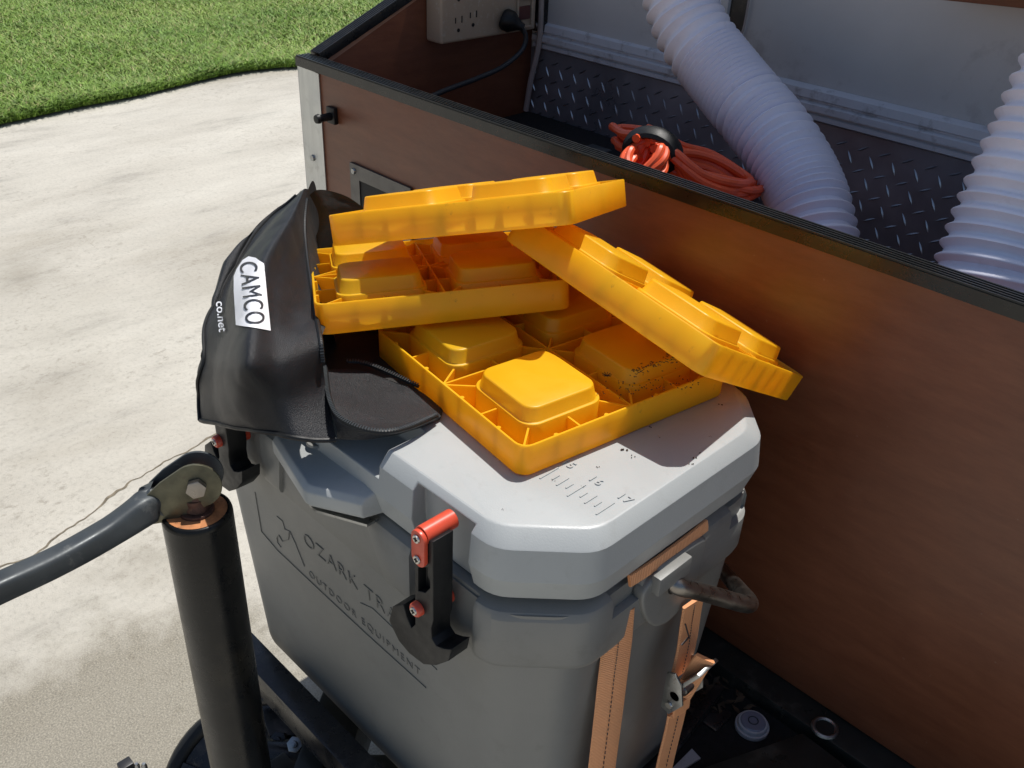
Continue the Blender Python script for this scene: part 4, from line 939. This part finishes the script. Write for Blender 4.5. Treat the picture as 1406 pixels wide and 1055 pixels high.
# zipper tape and teeth along the mouth
zpath = [S[i, -1] for i in range(0, S.shape[0], 3)]
zp2 = spline([P3_(447, 505, .9005, 'z'), P3_(452, 545, .903, 'z'), P3_(465, 573, .9035, 'z'), P3_(495, 589, .904, 'z'), P3_(530, 594.5, .9035, 'z'), P3_(565, 587, .900, 'z'), P3_(600, 572, .895, 'z')], 14)
zp3 = spline([P3_(478, 498, .9005, 'z'), P3_(495, 499, .900, 'z'), P3_(515, 505, .899, 'z'), P3_(545, 518, .897, 'z'), P3_(575, 532, .895, 'z')], 12)
def zipper(path, up, rt_=.0019):
    P = [np.array(q) for q in spline(path, 4)]; up = np.array(up, float)
    b = B(); b.tube([p+up*.0006 for p in P], rt_, 8); finish('zipper_tape', b.mesh(), M['rubber'], bag)
    b = B(); acc = 0
    for a, e in zip(P[:-1], P[1:]):
        L = np.linalg.norm(e-a)
        while acc < L:
            p = a+(e-a)*acc/L; t = (e-a)/L; s = np.cross(t, up); s /= np.linalg.norm(s)+1e-9
            b.bar(p+up*.0024-s*.0013, p+up*.0024+s*.0013, .0009, .0008, up=up); acc += .0021
        acc -= L
    finish('zipper_teeth', b.mesh(), M['crank'], bag, smooth=0, kind='stuff')
tocam_ = (CP-np.array([.15, .03, .9])); tocam_ /= np.linalg.norm(tocam_)
zipper(zpath[2:-8], tocam_); zipper(zp2, (0, -.3, 1)); zipper(zp3, (0, -.3, 1), .0012)
# corded hem along the left seam and the bottom
b = B(); b.tube([S[i, 28]+SN[i, 28]*.0006 for i in range(2, S.shape[0])], .0016, 8); finish('seam_piping', b.mesh(), M['rubber'], bag)
b = B(); b.tube([S[-1, j]+np.array([0, 0, .0]) for j in range(28, S.shape[1])]+[q-np.array([0, 0, .012]) for q in [zp2[-50], zp2[-30]]][:0], .0018, 8); finish('seam_piping', b.mesh(), M['rubber'], bag)
# printed patch and lettering on the cloth
def drape(me, fn, off):
    bm = bmesh.new(); bm.from_mesh(me); bmesh.ops.triangulate(bm, faces=bm.faces)
    for _ in range(2):
        le = [e for e in bm.edges if (Vector((*fn(*e.verts[0].co[:2]), 0))-Vector((*fn(*e.verts[1].co[:2]), 0))).length > 6]
        if le: bmesh.ops.subdivide_edges(bm, edges=le, cuts=1); bmesh.ops.triangulate(bm, faces=bm.faces)
    for v in bm.verts:
        x, y = fn(v.co.x, v.co.y); d = Vector(ray(x, y)); h = bvh.ray_cast(Vector(CP), d)
        if h[0] is None: h = bvh.find_nearest(Vector(on(x, y, 'y', .0)))
        nn = h[1] if h[1].dot(d) < 0 else -h[1]; v.co = h[0]+nn*off
    bm.to_mesh(me); bm.free(); return me
# patch outline in unit square (u across, v down) mapped to the cloth
pcorn = np.array([[334, 362], [362, 362], [371, 455], [325, 447]], float)
pol = [(342, 353), (352, 355), (362, 363), (366, 408), (371, 455), (348, 451), (325, 447), (322, 400), (322, 380), (326, 370), (334, 358)]
b = B(); ctr = (345, 405); vs = []; fs = []
K = 8; n = len(pol)
pts2 = []
for i in range(n):
    a = np.array(pol[i], float); e = np.array(pol[(i+1) % n], float)
    m2 = max(1, int(np.linalg.norm(e-a)/6))
    for k in range(m2): pts2.append(a+(e-a)*k/m2)
n = len(pts2)
for r_ in range(K+1):
    for p in pts2: q = np.array(ctr)+(p-np.array(ctr))*r_/K; vs.append((q[0], q[1], 0))
fs = [(r_*n+i, r_*n+(i+1) % n, (r_+1)*n+(i+1) % n, (r_+1)*n+i) for r_ in range(K) for i in range(n)]
b.add(vs, fs); me = b.mesh(); finish('logo_patch', drape(me, lambda x, y: (x, y), .0007), M['whiteprint'], bag, smooth=60)
def along(me, a, e, height):
    """letters run from a to e (survey pixels), 'height' wide, reading downwards"""
    xs_ = [v.co.x for v in me.vertices]; ys_ = [v.co.y for v in me.vertices]; x0, x1, y0_, y1_ = min(xs_), max(xs_), min(ys_), max(ys_)
    a = np.array(a, float); e = np.array(e, float); d = e-a; nrm_ = np.array([-d[1], d[0]])/np.linalg.norm(d)
    def fn(x, y):
        t = (x-x0)/(x1-x0); s = (y-(y0_+y1_)/2)/(y1_-y0_)*height; q = a+d*t-nrm_*s; return q[0], q[1]
    return fn
me = text_mesh('CAMCO', 1, 0, .0, 1.1, 6); finish('lettering', drape(me, along(me, (342, 361), (351, 446), 24), .0012), M['blackprint'], bag, smooth=0)
me = text_mesh('co.net', 1, 0, .012, 1.0, 4); finish('lettering', drape(me, along(me, (303, 416), (308, 457), 10), .0016), M['whiteprint'], bag, smooth=0)
# crumbs of soil on the lid
b = B(); r = random.Random(11)
for (x, y, s) in [(892, 586, .0014), (858, 619, .0022), (868, 627, .0012), (822, 641, .001), (955, 630, .0015), (961, 622, .001), (948, 637, .0012), (990, 555, .0016), (800, 668, .0007), (905, 600, .0008), (760, 660, .0008), (930, 560, .001), (870, 590, .0009), (975, 600, .0008), (690, 700, .0006), (930, 760, .0006)]:
    q = Vector(on(x, y, 'z', .8895)); 
    for k in range(3):
        p = q+Vector((r.uniform(-1, 1), r.uniform(-1, 1), 0))*s*1.2; b.tube([p, p+Vector((0, 0, s*.4))], [s*.4, s*.15], 5)
ZK = .8900+H_+PH
for k in range(95):
    u = r.random(); x = 868+62*u+r.gauss(0, 3); y = 512-20*u+r.gauss(0, 3.5); q = Vector(on(x, y, 'z', ZK+.0001)); a = r.random()*6.3; l = r.uniform(.0004, .0017)
    b.bar(q, q+Vector((math.cos(a)*l, math.sin(a)*l, .0002)), .0004, .0004)
for k in range(70):
    x = r.uniform(820, 960); y = 532+(x-820)*-.02+r.gauss(0, 7); q = Vector(on(x, y, 'z', .9145)); l = r.uniform(.0004, .0013); a = r.random()*6.3
    b.bar(q, q+Vector((math.cos(a)*l, math.sin(a)*l, .0002)), .0005, .0005)
for k in range(9):
    a = k*.7; q = Vector(on(833, 516, 'z', .916)); b.bar(q, q+Vector((math.cos(a), math.sin(a), .3))*.0035, .0004, .0004)
finish('soil_crumbs', b.mesh(), M['leaves'], smooth=0, kind='stuff')
